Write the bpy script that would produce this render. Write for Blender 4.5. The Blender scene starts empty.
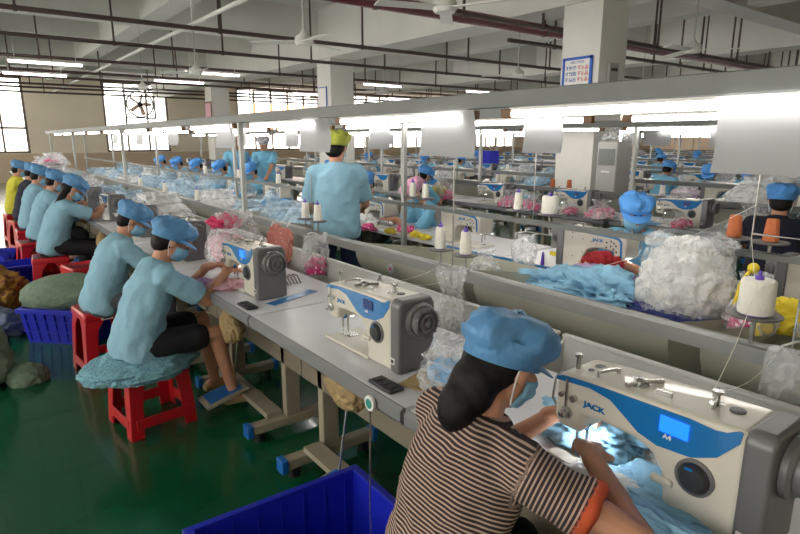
import bpy, bmesh, math, random
from mathutils import Vector, Matrix, noise
random.seed(7)
SC = bpy.context.scene
COL = SC.collection
PI = math.pi
# ------------------------------------------------------------------ camera
FPX, HOR, VX = 570.0, 139.0, -44.0
PITCH = math.atan((267-HOR)/FPX)
YAW = math.atan((400-VX)/(FPX/math.cos(PITCH)))
cam_d = bpy.data.cameras.new('camera'); cam = bpy.data.objects.new('camera', cam_d); COL.objects.link(cam)
cam_d.sensor_width = 36.0; cam_d.lens = FPX*36.0/800.0
cam_d.clip_start = 0.05; cam_d.clip_end = 200
cam.location = (0, 0, 1.6)
cam.rotation_euler = (PI/2-PITCH, 0, -YAW)
SC.camera = cam
# ------------------------------------------------------------------ world and light
W = bpy.data.worlds.new('daylight'); SC.world = W; W.use_nodes = True
bg = W.node_tree.nodes['Background']
bg.inputs[0].default_value = (1.0, 0.95, 0.88, 1); bg.inputs[1].default_value = 4.0
SC.view_settings.view_transform = 'Standard'; SC.view_settings.look = 'None'
SC.view_settings.gamma = 1.0; SC.view_settings.use_curve_mapping = False
SC.view_settings.exposure = 0.85
TUBE_E = 15.0
try:
    SC.cycles.use_denoising = True
    SC.cycles.max_bounces = 6; SC.cycles.transparent_max_bounces = 12
except Exception: pass

def proj(X, Y, z):
    cp, sp, cy, sy = math.cos(PITCH), math.sin(PITCH), math.cos(YAW), math.sin(YAW)
    z -= 1.6; fwh = X*sy+Y*cy; r = X*cy-Y*sy
    fw = fwh*cp-z*sp; up = z*cp+fwh*sp
    if fw < .2: return None
    return 400+FPX*r/fw, 267-FPX*up/fw
def seen(X, Y, z=1.0, m=70):
    p = proj(X, Y, z)
    return p is not None and -m < p[0] < 800+m
# ------------------------------------------------------------------ materials
MATS = {}
def lin(c): return tuple(((v/255.)/12.92 if v/255. < .04045 else ((v/255.+.055)/1.055)**2.4) for v in c)
def mat(name, rgb, rough=.6, metal=0, var=.0, vs=8, bump=0, bs=30, emis=0, trans=0, sub=0, spec=.5, coat=0):
    if name in MATS: return MATS[name]
    m = bpy.data.materials.new(name); m.use_nodes = True; nt = m.node_tree; N = nt.nodes; L = nt.links
    b = N['Principled BSDF']; c = lin(rgb)+(1,)
    b.inputs['Base Color'].default_value = c; b.inputs['Roughness'].default_value = rough
    b.inputs['Metallic'].default_value = metal; b.inputs['Specular IOR Level'].default_value = spec
    if coat: b.inputs['Coat Weight'].default_value = coat
    tc = N.new('ShaderNodeTexCoord')
    if var:
        n = N.new('ShaderNodeTexNoise'); n.inputs['Scale'].default_value = vs; n.inputs['Detail'].default_value = 4
        L.new(tc.outputs['Object'], n.inputs['Vector'])
        r = N.new('ShaderNodeMapRange'); r.inputs['From Min'].default_value = .3; r.inputs['From Max'].default_value = .7
        r.inputs['To Min'].default_value = 1-var; r.inputs['To Max'].default_value = 1+var
        L.new(n.outputs['Fac'], r.inputs['Value'])
        mx = N.new('ShaderNodeVectorMath'); mx.operation = 'SCALE'; mx.inputs[0].default_value = c[:3]
        L.new(r.outputs[0], mx.inputs['Scale']); L.new(mx.outputs[0], b.inputs['Base Color'])
    if bump:
        n2 = N.new('ShaderNodeTexNoise'); n2.inputs['Scale'].default_value = bs; n2.inputs['Detail'].default_value = 5
        L.new(tc.outputs['Object'], n2.inputs['Vector'])
        bp = N.new('ShaderNodeBump'); bp.inputs['Strength'].default_value = bump; bp.inputs['Distance'].default_value = .02
        L.new(n2.outputs['Fac'], bp.inputs['Height']); L.new(bp.outputs[0], b.inputs['Normal'])
    if emis:
        b.inputs['Emission Color'].default_value = c; b.inputs['Emission Strength'].default_value = emis
    MATS[name] = m
    return m
def film(name, rgb, alpha, rough=.2, transl=0.0):
    m = bpy.data.materials.new(name); m.use_nodes = True; nt = m.node_tree; N = nt.nodes; L = nt.links
    N.remove(N['Principled BSDF']); out = N['Material Output']
    t = N.new('ShaderNodeBsdfTransparent'); g = N.new('ShaderNodeBsdfPrincipled')
    g.inputs['Base Color'].default_value = lin(rgb)+(1,); g.inputs['Roughness'].default_value = rough
    src = g.outputs[0]
    if transl:
        tl = N.new('ShaderNodeBsdfTranslucent'); tl.inputs[0].default_value = lin(rgb)+(1,)
        mm = N.new('ShaderNodeMixShader'); mm.inputs[0].default_value = transl
        L.new(g.outputs[0], mm.inputs[1]); L.new(tl.outputs[0], mm.inputs[2]); src = mm.outputs[0]
    mx = N.new('ShaderNodeMixShader')
    tc = N.new('ShaderNodeTexCoord'); n = N.new('ShaderNodeTexNoise'); n.inputs['Scale'].default_value = 14; n.inputs['Detail'].default_value = 6
    n.inputs['Distortion'].default_value = 1.5
    L.new(tc.outputs['Object'], n.inputs['Vector'])
    r = N.new('ShaderNodeMapRange'); r.inputs['From Min'].default_value = .35; r.inputs['From Max'].default_value = .7
    r.inputs['To Min'].default_value = max(0, alpha-.15); r.inputs['To Max'].default_value = min(1, alpha+.2)
    L.new(n.outputs['Fac'], r.inputs['Value']); L.new(r.outputs[0], mx.inputs[0])
    bp = N.new('ShaderNodeBump'); bp.inputs['Strength'].default_value = .5; bp.inputs['Distance'].default_value = .02
    L.new(n.outputs['Fac'], bp.inputs['Height']); L.new(bp.outputs[0], g.inputs['Normal'])
    L.new(t.outputs[0], mx.inputs[1]); L.new(src, mx.inputs[2]); L.new(mx.outputs[0], out.inputs[0])
    MATS[name] = m
    return m
def spots_mat(name, base, dot, scale=30, size=.3):
    m = mat(name, base, .8, bump=.3, bs=25); nt = m.node_tree; N = nt.nodes; L = nt.links
    v = N.new('ShaderNodeTexVoronoi'); v.inputs['Scale'].default_value = scale
    tc = N.new('ShaderNodeTexCoord'); L.new(tc.outputs['Object'], v.inputs['Vector'])
    c = N.new('ShaderNodeMath'); c.operation = 'LESS_THAN'; c.inputs[1].default_value = size
    L.new(v.outputs['Distance'], c.inputs[0])
    mx = N.new('ShaderNodeMix'); mx.data_type = 'RGBA'
    mx.inputs[6].default_value = lin(base)+(1,); mx.inputs[7].default_value = lin(dot)+(1,)
    L.new(c.outputs[0], mx.inputs[0]); L.new(mx.outputs[2], N['Principled BSDF'].inputs['Base Color'])
    return m
white_paint = mat('white_paint', (218, 217, 211), .75, var=.04, vs=1.5, bump=.05)
ceil_m = mat('ceiling_paint', (214, 215, 210), .85, var=.04, vs=.6)
wall_m = mat('wall_paint', (238, 226, 208), .8, var=.03, vs=1)
dado_m = mat('dado_paint', (206, 184, 160), .7, var=.04, vs=1)
alu = mat('window_metal', (120, 108, 98), .5, .3)
rail_m = mat('aluminium', (150, 152, 150), .42, .55, var=.05, vs=20)
railg = mat('painted_grey_metal', (106, 110, 108), .5, .2, var=.05, vs=12)
post_m = mat('post_metal', (178, 180, 176), .45, .3)
top_m = mat('table_laminate', (206, 206, 211), .32, var=.02, vs=6)
edge_m = mat('table_edge_grey', (122, 124, 126), .45, .1)
leg_m = mat('leg_enamel', (150, 142, 124), .5, var=.06, vs=10)
strut_m = mat('strut_enamel', (124, 116, 100), .55)
cap_m = mat('blue_end_cap', (20, 96, 170), .4)
bin_m = mat('grey_plastic_bin', (190, 190, 187), .5, var=.04, vs=5)
basin_m = mat('cloth_basin', (172, 172, 158), .6, var=.06, vs=4, bump=.15, bs=8)
mc_w = mat('machine_white', (204, 200, 188), .35, coat=.15)
mc_b = mat('machine_blue', (22, 112, 178), .25, coat=.4)
mc_g = mat('machine_grey', (108, 108, 110), .38, .25)
mc_d = mat('machine_dark', (52, 54, 58), .4, .2)
steel = mat('steel', (190, 190, 188), .25, .9)
black = mat('black_plastic', (24, 24, 26), .4)
screen = mat('blue_screen', (20, 90, 255), .3, emis=1.6)
led = mat('lamp_led', (235, 240, 255), .3, emis=14)
tube_m = mat('tube_glow', (255, 250, 244), .3, emis=TUBE_E)
tubec_m = mat('ceiling_tube_glow', (255, 232, 236), .3, emis=5)
brown = mat('brown_socket', (112, 80, 50), .5)
pipe_m = mat('dark_pipe', (78, 62, 58), .5, var=.1, vs=4)
redpipe = mat('maroon_pipe', (104, 34, 42), .4)
shirt = mat('sky_blue_cotton', (132, 174, 194), .85, bump=.25, bs=22)
shirt2 = mat('deeper_blue_cotton', (116, 160, 184), .85, bump=.25, bs=22)
shirt3 = mat('bright_sky_cotton', (120, 184, 216), .85, bump=.25, bs=22)
yel = mat('yellow_cotton', (196, 190, 60), .85, bump=.2)
navy = mat('navy_cotton', (26, 28, 48), .85, bump=.2)
capm = mat('cap_blue', (88, 142, 190), .6, var=.10, vs=14, bump=.7, bs=16)
capm2 = mat('cap_bright_blue', (84, 152, 224), .65, bump=.2, bs=30)
cappink = mat('cap_pink', (206, 150, 178), .8, bump=.3)
capgreen = mat('cap_lime', (168, 176, 70), .8, bump=.3)
capwhite = mat('cap_white', (200, 196, 204), .8, bump=.3)
hair = mat('black_hair', (16, 13, 14), .6, spec=.25, bump=.15, bs=40)
skin = mat('skin', (192, 140, 112), .55, var=.03, vs=12)
maskm = mat('mask_cloth', (126, 176, 206), .8, bump=.3, bs=60)
jeans = mat('dark_denim', (26, 40, 72), .85, bump=.2)
pants = mat('black_trousers', (22, 22, 30), .8, bump=.15)
redp = mat('red_plastic', (186, 20, 34), .35, coat=.2)
bluep = mat('blue_plastic', (20, 34, 176), .4)
sackm = mat('green_woven_sack', (104, 124, 106), .8, var=.15, vs=30, bump=.5, bs=60)
tspool = mat('white_thread', (228, 226, 216), .8, bump=.4, bs=90)
ospool = mat('orange_thread', (184, 104, 62), .8, bump=.4, bs=90)
pspool = mat('purple_core', (98, 70, 180), .5)
discm = mat('spool_disc', (88, 86, 84), .5)
c_blue = mat('pale_blue_cloth', (138, 186, 214), .85, var=.12, vs=10, bump=.5, bs=14)
c_blue2 = mat('mid_blue_cloth', (96, 158, 206), .85, var=.15, vs=9, bump=.5, bs=14)
c_white = mat('white_cloth', (212, 212, 210), .85, var=.08, vs=10, bump=.6, bs=16)
c_pink = spots_mat('pink_spotted_cloth', (214, 60, 130), (245, 220, 228), 46, .3)
c_rose = mat('magenta_cloth', (196, 50, 96), .8, var=.1, vs=16, bump=.5)
c_palep = mat('pale_pink_cloth', (226, 178, 190), .8, var=.12, vs=16, bump=.5)
c_salmon = spots_mat('salmon_patterned_cloth', (206, 132, 122), (228, 176, 160), 60, .3)
c_lilac = mat('lilac_cloth', (190, 160, 206), .8, bump=.4)
c_navy = mat('dark_blue_cloth', (30, 44, 110), .8, bump=.4)
c_royal = mat('royal_blue_cloth', (30, 40, 190), .7, bump=.4)
c_yel = mat('yellow_cloth', (222, 200, 50), .7, bump=.3)
c_red = mat('red_cloth', (150, 24, 36), .8, bump=.4)
c_tan = mat('tan_cloth', (158, 136, 96), .85, var=.1, vs=20, bump=.5)
c_flower = spots_mat('blue_floral_cloth', (112, 160, 174), (74, 120, 150), 70, .33)
c_ochre = spots_mat('ochre_print_cloth', (158, 120, 48), (110, 62, 50), 14, .35)
c_dim = mat('slate_blue_cloth', (110, 124, 150), .8, bump=.5)
bagf = film('clear_plastic', (226, 230, 234), .30)
bagw = film('milky_plastic', (226, 228, 230), .62)
bagb = film('milky_blue_plastic', (190, 214, 230), .55)
sheet_m = mat('hanging_plastic_sheet', (186, 188, 190), .35, bump=.12, bs=5)
N_ = sheet_m.node_tree.nodes; L_ = sheet_m.node_tree.links; tl_ = N_.new('ShaderNodeBsdfTranslucent'); tl_.inputs[0].default_value = (.72, .73, .74, 1); ms_ = N_.new('ShaderNodeMixShader'); ms_.inputs[0].default_value = .5
L_.new(N_['Principled BSDF'].outputs[0], ms_.inputs[1]); L_.new(tl_.outputs[0], ms_.inputs[2]); L_.new(ms_.outputs[0], N_['Material Output'].inputs[0])
card_m = mat('white_card', (225, 225, 222), .6)
paper_b = mat('blue_print', (40, 90, 170), .6)
paper_r = mat('red_print', (190, 40, 50), .6)
tealm = mat('teal_plastic', (40, 140, 130), .4)
acm = mat('cabinet_grey', (160, 160, 158), .5)

# floor
floor_m = mat('green_epoxy', (10, 74, 46), .2, var=.18, vs=1.2, bump=.03, bs=2.5, coat=.15)
# ------------------------------------------------------------------ mesh builder
class MB:
    def __init__(s): s.v = []; s.f = []; s.m = []; s.mi = 0
    def add(s, vs, fs):
        o = len(s.v); s.v += [tuple(v) for v in vs]; s.f += [tuple(i+o for i in f) for f in fs]; s.m += [s.mi]*len(fs)
        return s
    def box(s, c, d, R=None):
        c = Vector(c); vs = []
        for z in (-.5, .5):
            for y in (-.5, .5):
                for x in (-.5, .5):
                    v = Vector((x*d[0], y*d[1], z*d[2]))
                    if R: v = R @ v
                    vs.append(c+v)
        return s.add(vs, [(0, 2, 3, 1), (4, 5, 7, 6), (0, 1, 5, 4), (2, 6, 7, 3), (0, 4, 6, 2), (1, 3, 7, 5)])
    def bar(s, a, b, w, h, up=(0, 0, 1)):
        a, b = Vector(a), Vector(b); d = (b-a); L = d.length; d.normalize(); u = Vector(up)
        if abs(d.dot(u)) > .98: u = Vector((1, 0, 0))
        x = d.cross(u).normalized(); z = x.cross(d)
        R = Matrix((x, d, z)).transposed()
        return s.box((a+b)/2, (w, L, h), R)
    def loft(s, rings, cap=True):
        n = len(rings[0]); o = []; fs = []
        for r in rings: o += [Vector(p) for p in r]
        for i in range(len(rings)-1):
            for j in range(n):
                a = i*n+j; b = i*n+(j+1) % n
                fs.append((a, b, b+n, a+n))
        if cap:
            fs.append(tuple(range(n-1, -1, -1))); k = (len(rings)-1)*n; fs.append(tuple(range(k, k+n)))
        return s.add(o, fs)
    def tube(s, pts, r, seg=8):
        pts = [Vector(p) for p in pts]; rr = r if isinstance(r, (list, tuple)) else [r]*len(pts)
        rings = []; x = None
        for i, p in enumerate(pts):
            d = (pts[min(i+1, len(pts)-1)]-pts[max(i-1, 0)]).normalized()
            if x is None:
                u = Vector((0, 0, 1)) if abs(d.z) < .9 else Vector((1, 0, 0)); x = d.cross(u).normalized()
            else: x = (x-d*x.dot(d)).normalized()
            y = d.cross(x)
            rings.append([p+rr[i]*(x*math.cos(2*PI*k/seg)+y*math.sin(2*PI*k/seg)) for k in range(seg)])
        return s.loft(rings)
    def cap(s, a, b, r0, r1, seg=12):     # capsule
        a, b = Vector(a), Vector(b); d = (b-a)
        if d.length < 1e-5: d = Vector((0, 0, 1e-4))
        d.normalize(); P = []; Rr = []
        for k in (85, 60, 30): P.append(a-d*r0*math.sin(math.radians(k))); Rr.append(r0*math.cos(math.radians(k)))
        P += [a, b]; Rr += [r0, r1]
        for k in (30, 60, 85): P.append(b+d*r1*math.sin(math.radians(k))); Rr.append(r1*math.cos(math.radians(k)))
        u = Vector((0, 0, 1)) if abs(d.z) < .9 else Vector((1, 0, 0)); x = d.cross(u).normalized(); y = d.cross(x)
        return s.loft([[p+r*(x*math.cos(2*PI*k/seg)+y*math.sin(2*PI*k/seg)) for k in range(seg)] for p, r in zip(P, Rr)])
    def ell(s, c, r, M=None, seg=16, rings=10):
        c = Vector(c); R = []
        for i in range(rings+1):
            t = -PI/2+PI*i/rings; t = max(-PI/2+.04, min(PI/2-.04, t))
            ring = []
            for k in range(seg):
                v = Vector((r[0]*math.cos(t)*math.cos(2*PI*k/seg), r[1]*math.cos(t)*math.sin(2*PI*k/seg), r[2]*math.sin(t)))
                if M: v = M @ v
                ring.append(c+v)
            R.append(ring)
        return s.loft(R)
    def lathe(s, prof, c=(0, 0, 0), seg=20, axis='z', cap=True):
        c = Vector(c); R = []
        for r, h in prof:
            r = max(r, 1e-4); ring = []
            for k in range(seg):
                a = 2*PI*k/seg; x, y = r*math.cos(a), r*math.sin(a)
                ring.append(c+{'z': Vector((x, y, h)), 'y': Vector((y, h, x)), 'x': Vector((h, x, y))}[axis])
            R.append(ring)
        return s.loft(R, cap)
    def prism(s, poly, axis, a, b):      # poly (u,v): axis x -> (y,z); y -> (x,z); z -> (x,y)
        f = {'x': lambda u, v, w: (w, u, v), 'y': lambda u, v, w: (u, w, v), 'z': lambda u, v, w: (u, v, w)}[axis]
        n = len(poly); vs = [f(u, v, a) for u, v in poly]+[f(u, v, b) for u, v in poly]
        fs = [tuple(range(n)), tuple(range(2*n-1, n-1, -1))]+[(i, i+n, (i+1) % n+n, (i+1) % n) for i in range(n)]
        return s.add(vs, fs)
    def mesh(s, name, mats, smooth=True, ang=40):
        me = bpy.data.meshes.new(name); me.from_pydata(s.v, [], s.f)
        bm = bmesh.new(); bm.from_mesh(me); bmesh.ops.recalc_face_normals(bm, faces=bm.faces); bm.to_mesh(me); bm.free()
        for m in (mats if isinstance(mats, (list, tuple)) else [mats]): me.materials.append(m)
        if any(s.m): me.polygons.foreach_set('material_index', s.m)
        if smooth:
            me.shade_smooth(); me.set_sharp_from_angle(angle=math.radians(ang))
        return me
    def build(s, name, mats, parent=None, bevel=0, smooth=True, ang=40, loc=None, rz=0, seg=2):
        o = bpy.data.objects.new(name, s.mesh(name, mats, smooth, ang)); COL.objects.link(o)
        if parent: o.parent = parent
        if loc is not None: o.location = loc
        o.rotation_euler.z = rz
        if bevel:
            b = o.modifiers.new('bevel', 'BEVEL'); b.width = bevel; b.segments = seg; b.limit_method = 'ANGLE'; b.angle_limit = math.radians(35)
        return o
def tag(o, label=None, cat=None, group=None, kind=None):
    if label: o['label'] = label
    if cat: o['category'] = cat
    if group: o['group'] = group
    if kind: o['kind'] = kind
    return o
def thing(name, label, cat, loc=(0, 0, 0), rz=0, group=None):
    o = bpy.data.objects.new(name, None); o.empty_display_size = .05; COL.objects.link(o); o.location = loc; o.rotation_euler = (0, 0, rz)
    return tag(o, label, cat, group)
def kids(o): return [c for c in bpy.data.objects if c.parent == o]
def tree(o):
    return (o, [tree(c) for c in kids(o)])
def copy_tree(t, loc=None, rz=None, label=None, group=None, parent=None, scale=None):
    c = t[0].copy(); COL.objects.link(c); c.parent = parent
    if loc is not None: c.location = loc
    if rz is not None: c.rotation_euler = (0, 0, rz)
    if scale: c.scale = scale
    if label: c['label'] = label
    if parent is None:
        if group: c['group'] = group
        elif 'group' in c: del c['group']
    for k in t[1]: copy_tree(k, parent=c)
    return c
def put(t, used, **kw):       # first use moves the prototype itself
    o = t[0]
    if not used:
        used.append(1)
        if 'loc' in kw: o.location = kw['loc']
        if kw.get('rz') is not None: o.rotation_euler = (0, 0, kw['rz'])
        if kw.get('scale'): o.scale = kw['scale']
        if kw.get('label'): o['label'] = kw['label']
        if kw.get('group'): o['group'] = kw['group']
        return o
    return copy_tree(t, **kw)
def sculpt(mb, voxel, smooth=3, amp=0, ns=8, seed=0, name='body'):
    me = mb.mesh(name, skin, False); o = bpy.data.objects.new('tmp', me); COL.objects.link(o)
    r = o.modifiers.new('r', 'REMESH'); r.mode = 'VOXEL'; r.voxel_size = voxel
    if smooth:
        sm = o.modifiers.new('s', 'SMOOTH'); sm.iterations = smooth; sm.factor = .5
    dg = bpy.context.evaluated_depsgraph_get(); out = bpy.data.meshes.new_from_object(o.evaluated_get(dg))
    bpy.data.objects.remove(o); out.name = name
    if amp:
        sv = Vector((seed*7.3, seed*3.1, seed*1.7)); nm = [v.normal.copy() for v in out.vertices]
        for v, n in zip(out.vertices, nm):
            p = v.co*ns+sv
            k = (1-abs(noise.noise(p)+.5*noise.noise(p*2.1))*2)
            v.co += n*amp*k
    out.materials.clear(); out.shade_smooth()
    return out
def link(me, name, m, parent=None):
    me.materials.append(m); o = bpy.data.objects.new(name, me); COL.objects.link(o)
    if parent: o.parent = parent
    return o
def text(body, size, m, parent, loc, rot, name='lettering', ext=.0006, bold=0.0, align='CENTER', sx=1.0):
    cu = bpy.data.curves.new(name, 'FONT'); cu.body = body; cu.size = size; cu.extrude = ext; cu.offset = bold
    cu.align_x = align; cu.align_y = 'CENTER'
    t = bpy.data.objects.new('tmp', cu); COL.objects.link(t)
    dg = bpy.context.evaluated_depsgraph_get(); me = bpy.data.meshes.new_from_object(t.evaluated_get(dg))
    bpy.data.objects.remove(t)
    me.materials.clear(); me.materials.append(m)
    o = bpy.data.objects.new(name, me); COL.objects.link(o); o.parent = parent; o.location = loc; o.rotation_euler = rot; o.scale = (sx, 1, 1)
    return o
def crumple(name, rad, seed, sub=5, amp=.3, ns=2.2, flat=.5):
    bm = bmesh.new(); bmesh.ops.create_icosphere(bm, subdivisions=sub, radius=1)
    sv = Vector((seed*5.1, seed*2.7, seed*9.3))
    for v in bm.verts:
        n = v.co.normalized(); p = n*ns+sv
        k = noise.noise(p*.7)*1.1+(1-abs(noise.noise(p*1.6))*2.4)*.45+(1-abs(noise.noise(p*3.7))*2.4)*.22+noise.noise(p*8)*.1
        v.co = n*(1+amp*(k-.4))
        if v.co.z < -flat: v.co.z = -flat-(-flat-v.co.z)*.06
        v.co.z += flat
        v.co = Vector((v.co.x*rad[0], v.co.y*rad[1], v.co.z*rad[2]/(1+flat)*1.0))
    me = bpy.data.meshes.new(name); bm.to_mesh(me); bm.free(); me.shade_smooth()
    return me
def heap(name, label, cat, loc, rad, m, seed, group=None, sub=5, amp=.3, ns=2.2, flat=.5, rz=0):
    o = link(crumple(name, rad, seed, sub, amp, ns, flat), name, m); o.location = loc; o.rotation_euler.z = rz
    return tag(o, label, cat, group)
def bagmesh(h, r, seed, neck=.22, tie=.78, flare=.5, seg=48, rings=30, amp=.14, sq=1.0):
    mb = MB(); R = []; sv = Vector((seed*3.3, seed*1.9, 0))
    for i in range(rings+1):
        t = i/rings
        if t < .12: rr = .55+.45*math.sin(t/.12*PI/2)
        elif t < tie: u = (t-.12)/(tie-.12); rr = 1-(1-neck)*(u**2.6)
        else: u = (t-tie)/(1-tie); rr = neck+(flare-neck)*u**.8
        ring = []
        for k in range(seg):
            a = 2*PI*k/seg; p = Vector((math.cos(a)*1.6, math.sin(a)*1.6, t*2.4))+sv
            q = 1+amp*(1-abs(noise.noise(p*1.7))*3)+.5*amp*noise.noise(p*5)+(.25*abs(math.sin(a*5+seed)) if t > tie-.1 else 0)
            ring.append((r*rr*q*math.cos(a), r*sq*rr*q*math.sin(a), h*t))
        R.append(ring)
    mb.loft(R, cap=False); mb.add(R[0], [tuple(range(seg))])
    return mb
exec_order = []
# ================================================================== STRUCTURE
def struct(name, mb, m, **k): return tag(mb.build(name, m, **k), kind='structure')
XR, YB, ZC = 46.0, 26.0, 4.4
b = MB(); b.box((XR/2-3, YB/2-1, -.1), (XR+6, YB+4, .2)); struct('floor', b, floor_m, smooth=False)
b = MB(); b.box((XR/2-3, YB/2-1, ZC+.1), (XR+6, YB+4, .2)); struct('ceiling', b, ceil_m, smooth=False)
wins = [(-2.6, 2.2), (4.85, 7.35), (10.4, 14.7), (16.7, 21.9), (24.0, 29.2), (31.2, 36.4), (38.4, 43.6)]
ZS, ZT = 1.08, 3.85
def wall_back():
    b = MB()
    b.box((XR/2-3, YB+.12, ZS/2), (XR+6, .24, ZS)); b.box((XR/2-3, YB+.12, (ZT+ZC)/2), (XR+6, .24, ZC-ZT))
    xs = [-6]+[v for w in wins for v in w]+[XR]
    for i in range(0, len(xs), 2): b.box(((xs[i]+xs[i+1])/2, YB+.12, (ZS+ZT)/2), (xs[i+1]-xs[i], .24, ZT-ZS))
    struct('wall_back', b, wall_m, smooth=False)
    b = MB(); b.box((XR/2-3, YB-.015, .53), (XR+6, .02, 1.06)); struct('trim_1', b, dado_m, smooth=False)
    b = MB(); b.box((XR+.12, 11.5, ZC/2), (.24, 29, ZC)); struct('wall_right', b, wall_m, smooth=False)
    b = MB(); b.box((XR/2-3, -3.12, ZC/2), (XR+6, .24, ZC)); struct('wall_front', b, wall_m, smooth=False)
    b = MB(); b.box((-5.12, 11.5, .6), (.24, 29, 1.2)); b.box((-5.12, 11.5, 4.1), (.24, 29, .6))
    for k in range(8): b.box((-5.12, -2.2+3.9*k, 2.5), (.24, 1.4, 2.8))
    struct('wall_left', b, wall_m, smooth=False)
wall_back()
glass_m = film('window_pane', (255, 250, 240), .06, .1)
curt = [film('orange_curtain', (240, 170, 110), .7, .9, transl=.9)]
for i, (x0, x1) in enumerate(wins):
    b = MB(); n = max(2, round((x1-x0)/.85))
    zc = 2.0
    for x in (x0+.04, x1-.04): b.box((x, YB+.08, (ZS+ZT)/2), (.08, .1, ZT-ZS))
    for z in (ZS+.04, zc, ZT-.04): b.box(((x0+x1)/2, YB+.08, z), (x1-x0, .1, .08))
    for k in range(1, n): b.box((x0+(x1-x0)*k/n, YB+.08, (ZS+ZT)/2), (.07, .09, ZT-ZS))
    w = struct('window_%d' % (i+1), b, alu, smooth=False)
    g = MB(); g.box(((x0+x1)/2, YB+.08, (ZS+ZT)/2), (x1-x0-.1, .008, ZT-ZS-.1)); g.build('pane', glass_m, w, smooth=False)
for j, (x0, x1) in enumerate([(10.5, 14.6), (16.8, 21.8), (24.1, 29.1), (31.3, 36.3), (38.5, 43.5)]):
    b = MB(); n = 60
    b.add([(x0+(x1-x0)*i/n, YB-.012+.01*math.sin(i*1.3), z) for z in (2.05, 3.2) for i in range(n+1)], [(i, i+1, n+2+i, n+1+i) for i in range(n)])
    o = b.build('window_curtain', curt[0]); tag(o, 'thin orange curtain across the far window, %s from the left' % ['first', 'second', 'third', 'fourth', 'fifth'][j], 'curtain')
# exhaust fan in the second window, and one in the first
def wall_fan(x, z, label):
    t = thing('exhaust_fan', label, 'fan', (x, YB-.02, z-.55))
    b = MB(); b.box((0, .05, 1.13), (1.2, .12, .06)); b.box((0, .05, -.03+.03), (1.2, .12, .06)); b.box((-.57, .05, .55), (.06, .12, 1.1)); b.box((.57, .05, .55), (.06, .12, 1.1))
    b.build('frame', railg, t)
    b = MB(); b.lathe([(.54, 0), (.54, .06), (.48, .06), (.48, 0), (.54, 0)], (0, 0, .55), 28, 'y', cap=False)
    for k in range(2): b.lathe([(.2+.13*k, -.01), (.215+.13*k, -.01), (.215+.13*k, 0), (.2+.13*k, 0), (.2+.13*k, -.01)], (0, 0, .55), 24, 'y', cap=False)
    b.bar((-.5, 0, .55), (.5, 0, .55), .02, .02); b.bar((0, 0, .05), (0, 0, 1.05), .02, .02)
    b.build('guard', post_m, t)
    b = MB(); b.lathe([(.09, -.02), (.1, .05), (.02, .08)], (0, .0, .55), 16, 'y'); b.build('hub', black, t)
    for k in range(5):
        a = k*2*PI/5; b = MB(); b.bar((.08*math.cos(a), .06, .55+.08*math.sin(a)), (.45*math.cos(a), .06, .55+.45*math.sin(a)), .2, .008, (math.cos(a+PI/2)*.8, .6, math.sin(a+PI/2)*.8)); b.build('blade', brown, t)
wall_fan(6.25, 3.0, 'round exhaust fan mounted in the second window from the left')
wall_fan(.45, 3.0, 'exhaust fan in the leftmost window at the edge of the photo')
# columns
def column(n, x, y):
    b = MB(); b.box((x+.3, y+.3, ZC/2), (.6, .6, ZC)); return struct('trim_%d' % n, b, white_paint, smooth=False)
column(2, 6.8, 4.66); column(3, 6.8, 11.5); column(4, 6.8, 19.1)
# ceiling beams
k = 5
for (x0, x1, y0, y1, z0) in [(6.75, 7.45, -3, 26, 3.35), (14.2, 14.9, -3, 26, 3.5), (21.6, 22.3, -3, 26, 3.5), (29, 29.7, -3, 26, 3.5), (-.9, -.2, -3, 26, 3.35)]:
    b = MB(); b.box(((x0+x1)/2, (y0+y1)/2, (z0+ZC)/2), (x1-x0, y1-y0, ZC-z0)); struct('trim_%d' % k, b, white_paint, smooth=False); k += 1
for (y0, z0) in [(4.55, 3.7), (8.3, 3.9), (11.9, 3.7), (15.6, 3.9), (19.15, 3.7), (22.8, 3.9), (25.4, 3.9)]:
    b = MB(); b.box((XR/2-3, y0+.22, (z0+ZC)/2), (XR+6, .42, ZC-z0)); struct('trim_%d' % k, b, white_paint, smooth=False); k += 1
for (x0, z0) in [(3.0, 3.75), (10.6, 3.75)]:
    b = MB(); b.box((x0+.2, 11.5, (z0+ZC)/2), (.4, 29, ZC-z0)); struct('trim_%d' % k, b, white_paint, smooth=False); k += 1

# ================================================================== OVERHEAD PIPES
def pipe_run(y, z, x0, x1, r, m, label, cat='pipe', dz=0, step=2.9, off=0):
    t = thing('overhead_pipe', label, cat, (0, y, z))
    b = MB(); b.tube([(x0, 0, 0), (x1, 0, dz)], r, 10); b.build('pipe', m, t)
    x = x0+1.2+off
    while x < x1:
        zz = dz*(x-x0)/(x1-x0); b = MB(); b.box((x, 0, (ZC-z)/2+zz/2), (.028, .028, ZC-z-zz)); b.build('hanger', pipe_m, t)
        b = MB(); b.lathe([(r+.012, -.02), (r+.012, .02)], (x, 0, zz), 10, 'x'); b.build('clamp', pipe_m, t)
        x += step
Q = ['nearest', 'second nearest', 'third nearest', 'fourth nearest', 'fifth nearest', 'sixth nearest', 'seventh nearest', 'farthest']
ys = [9.0, 11.2, 13.9, 16.6, 18.2, 20.6, 22.0, 24.2]
for i, y in enumerate(ys):
    pipe_run(y, 3.2, -3, 22, .033, pipe_m, 'slim brown overhead pipe crossing under the ceiling, %s of the parallel runs' % Q[i], off=.37*i, step=1.9 if i % 2 else 2.6)
pipe_run(6.0, 3.2, 3.0, 30, .085, redpipe, 'thick maroon pipe passing behind the near column', step=3.1)
pipe_run(5.7, 3.15, 2.6, 20, .03, pipe_m, 'slim dark pipe running beside the thick maroon pipe', step=1.55)
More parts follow.
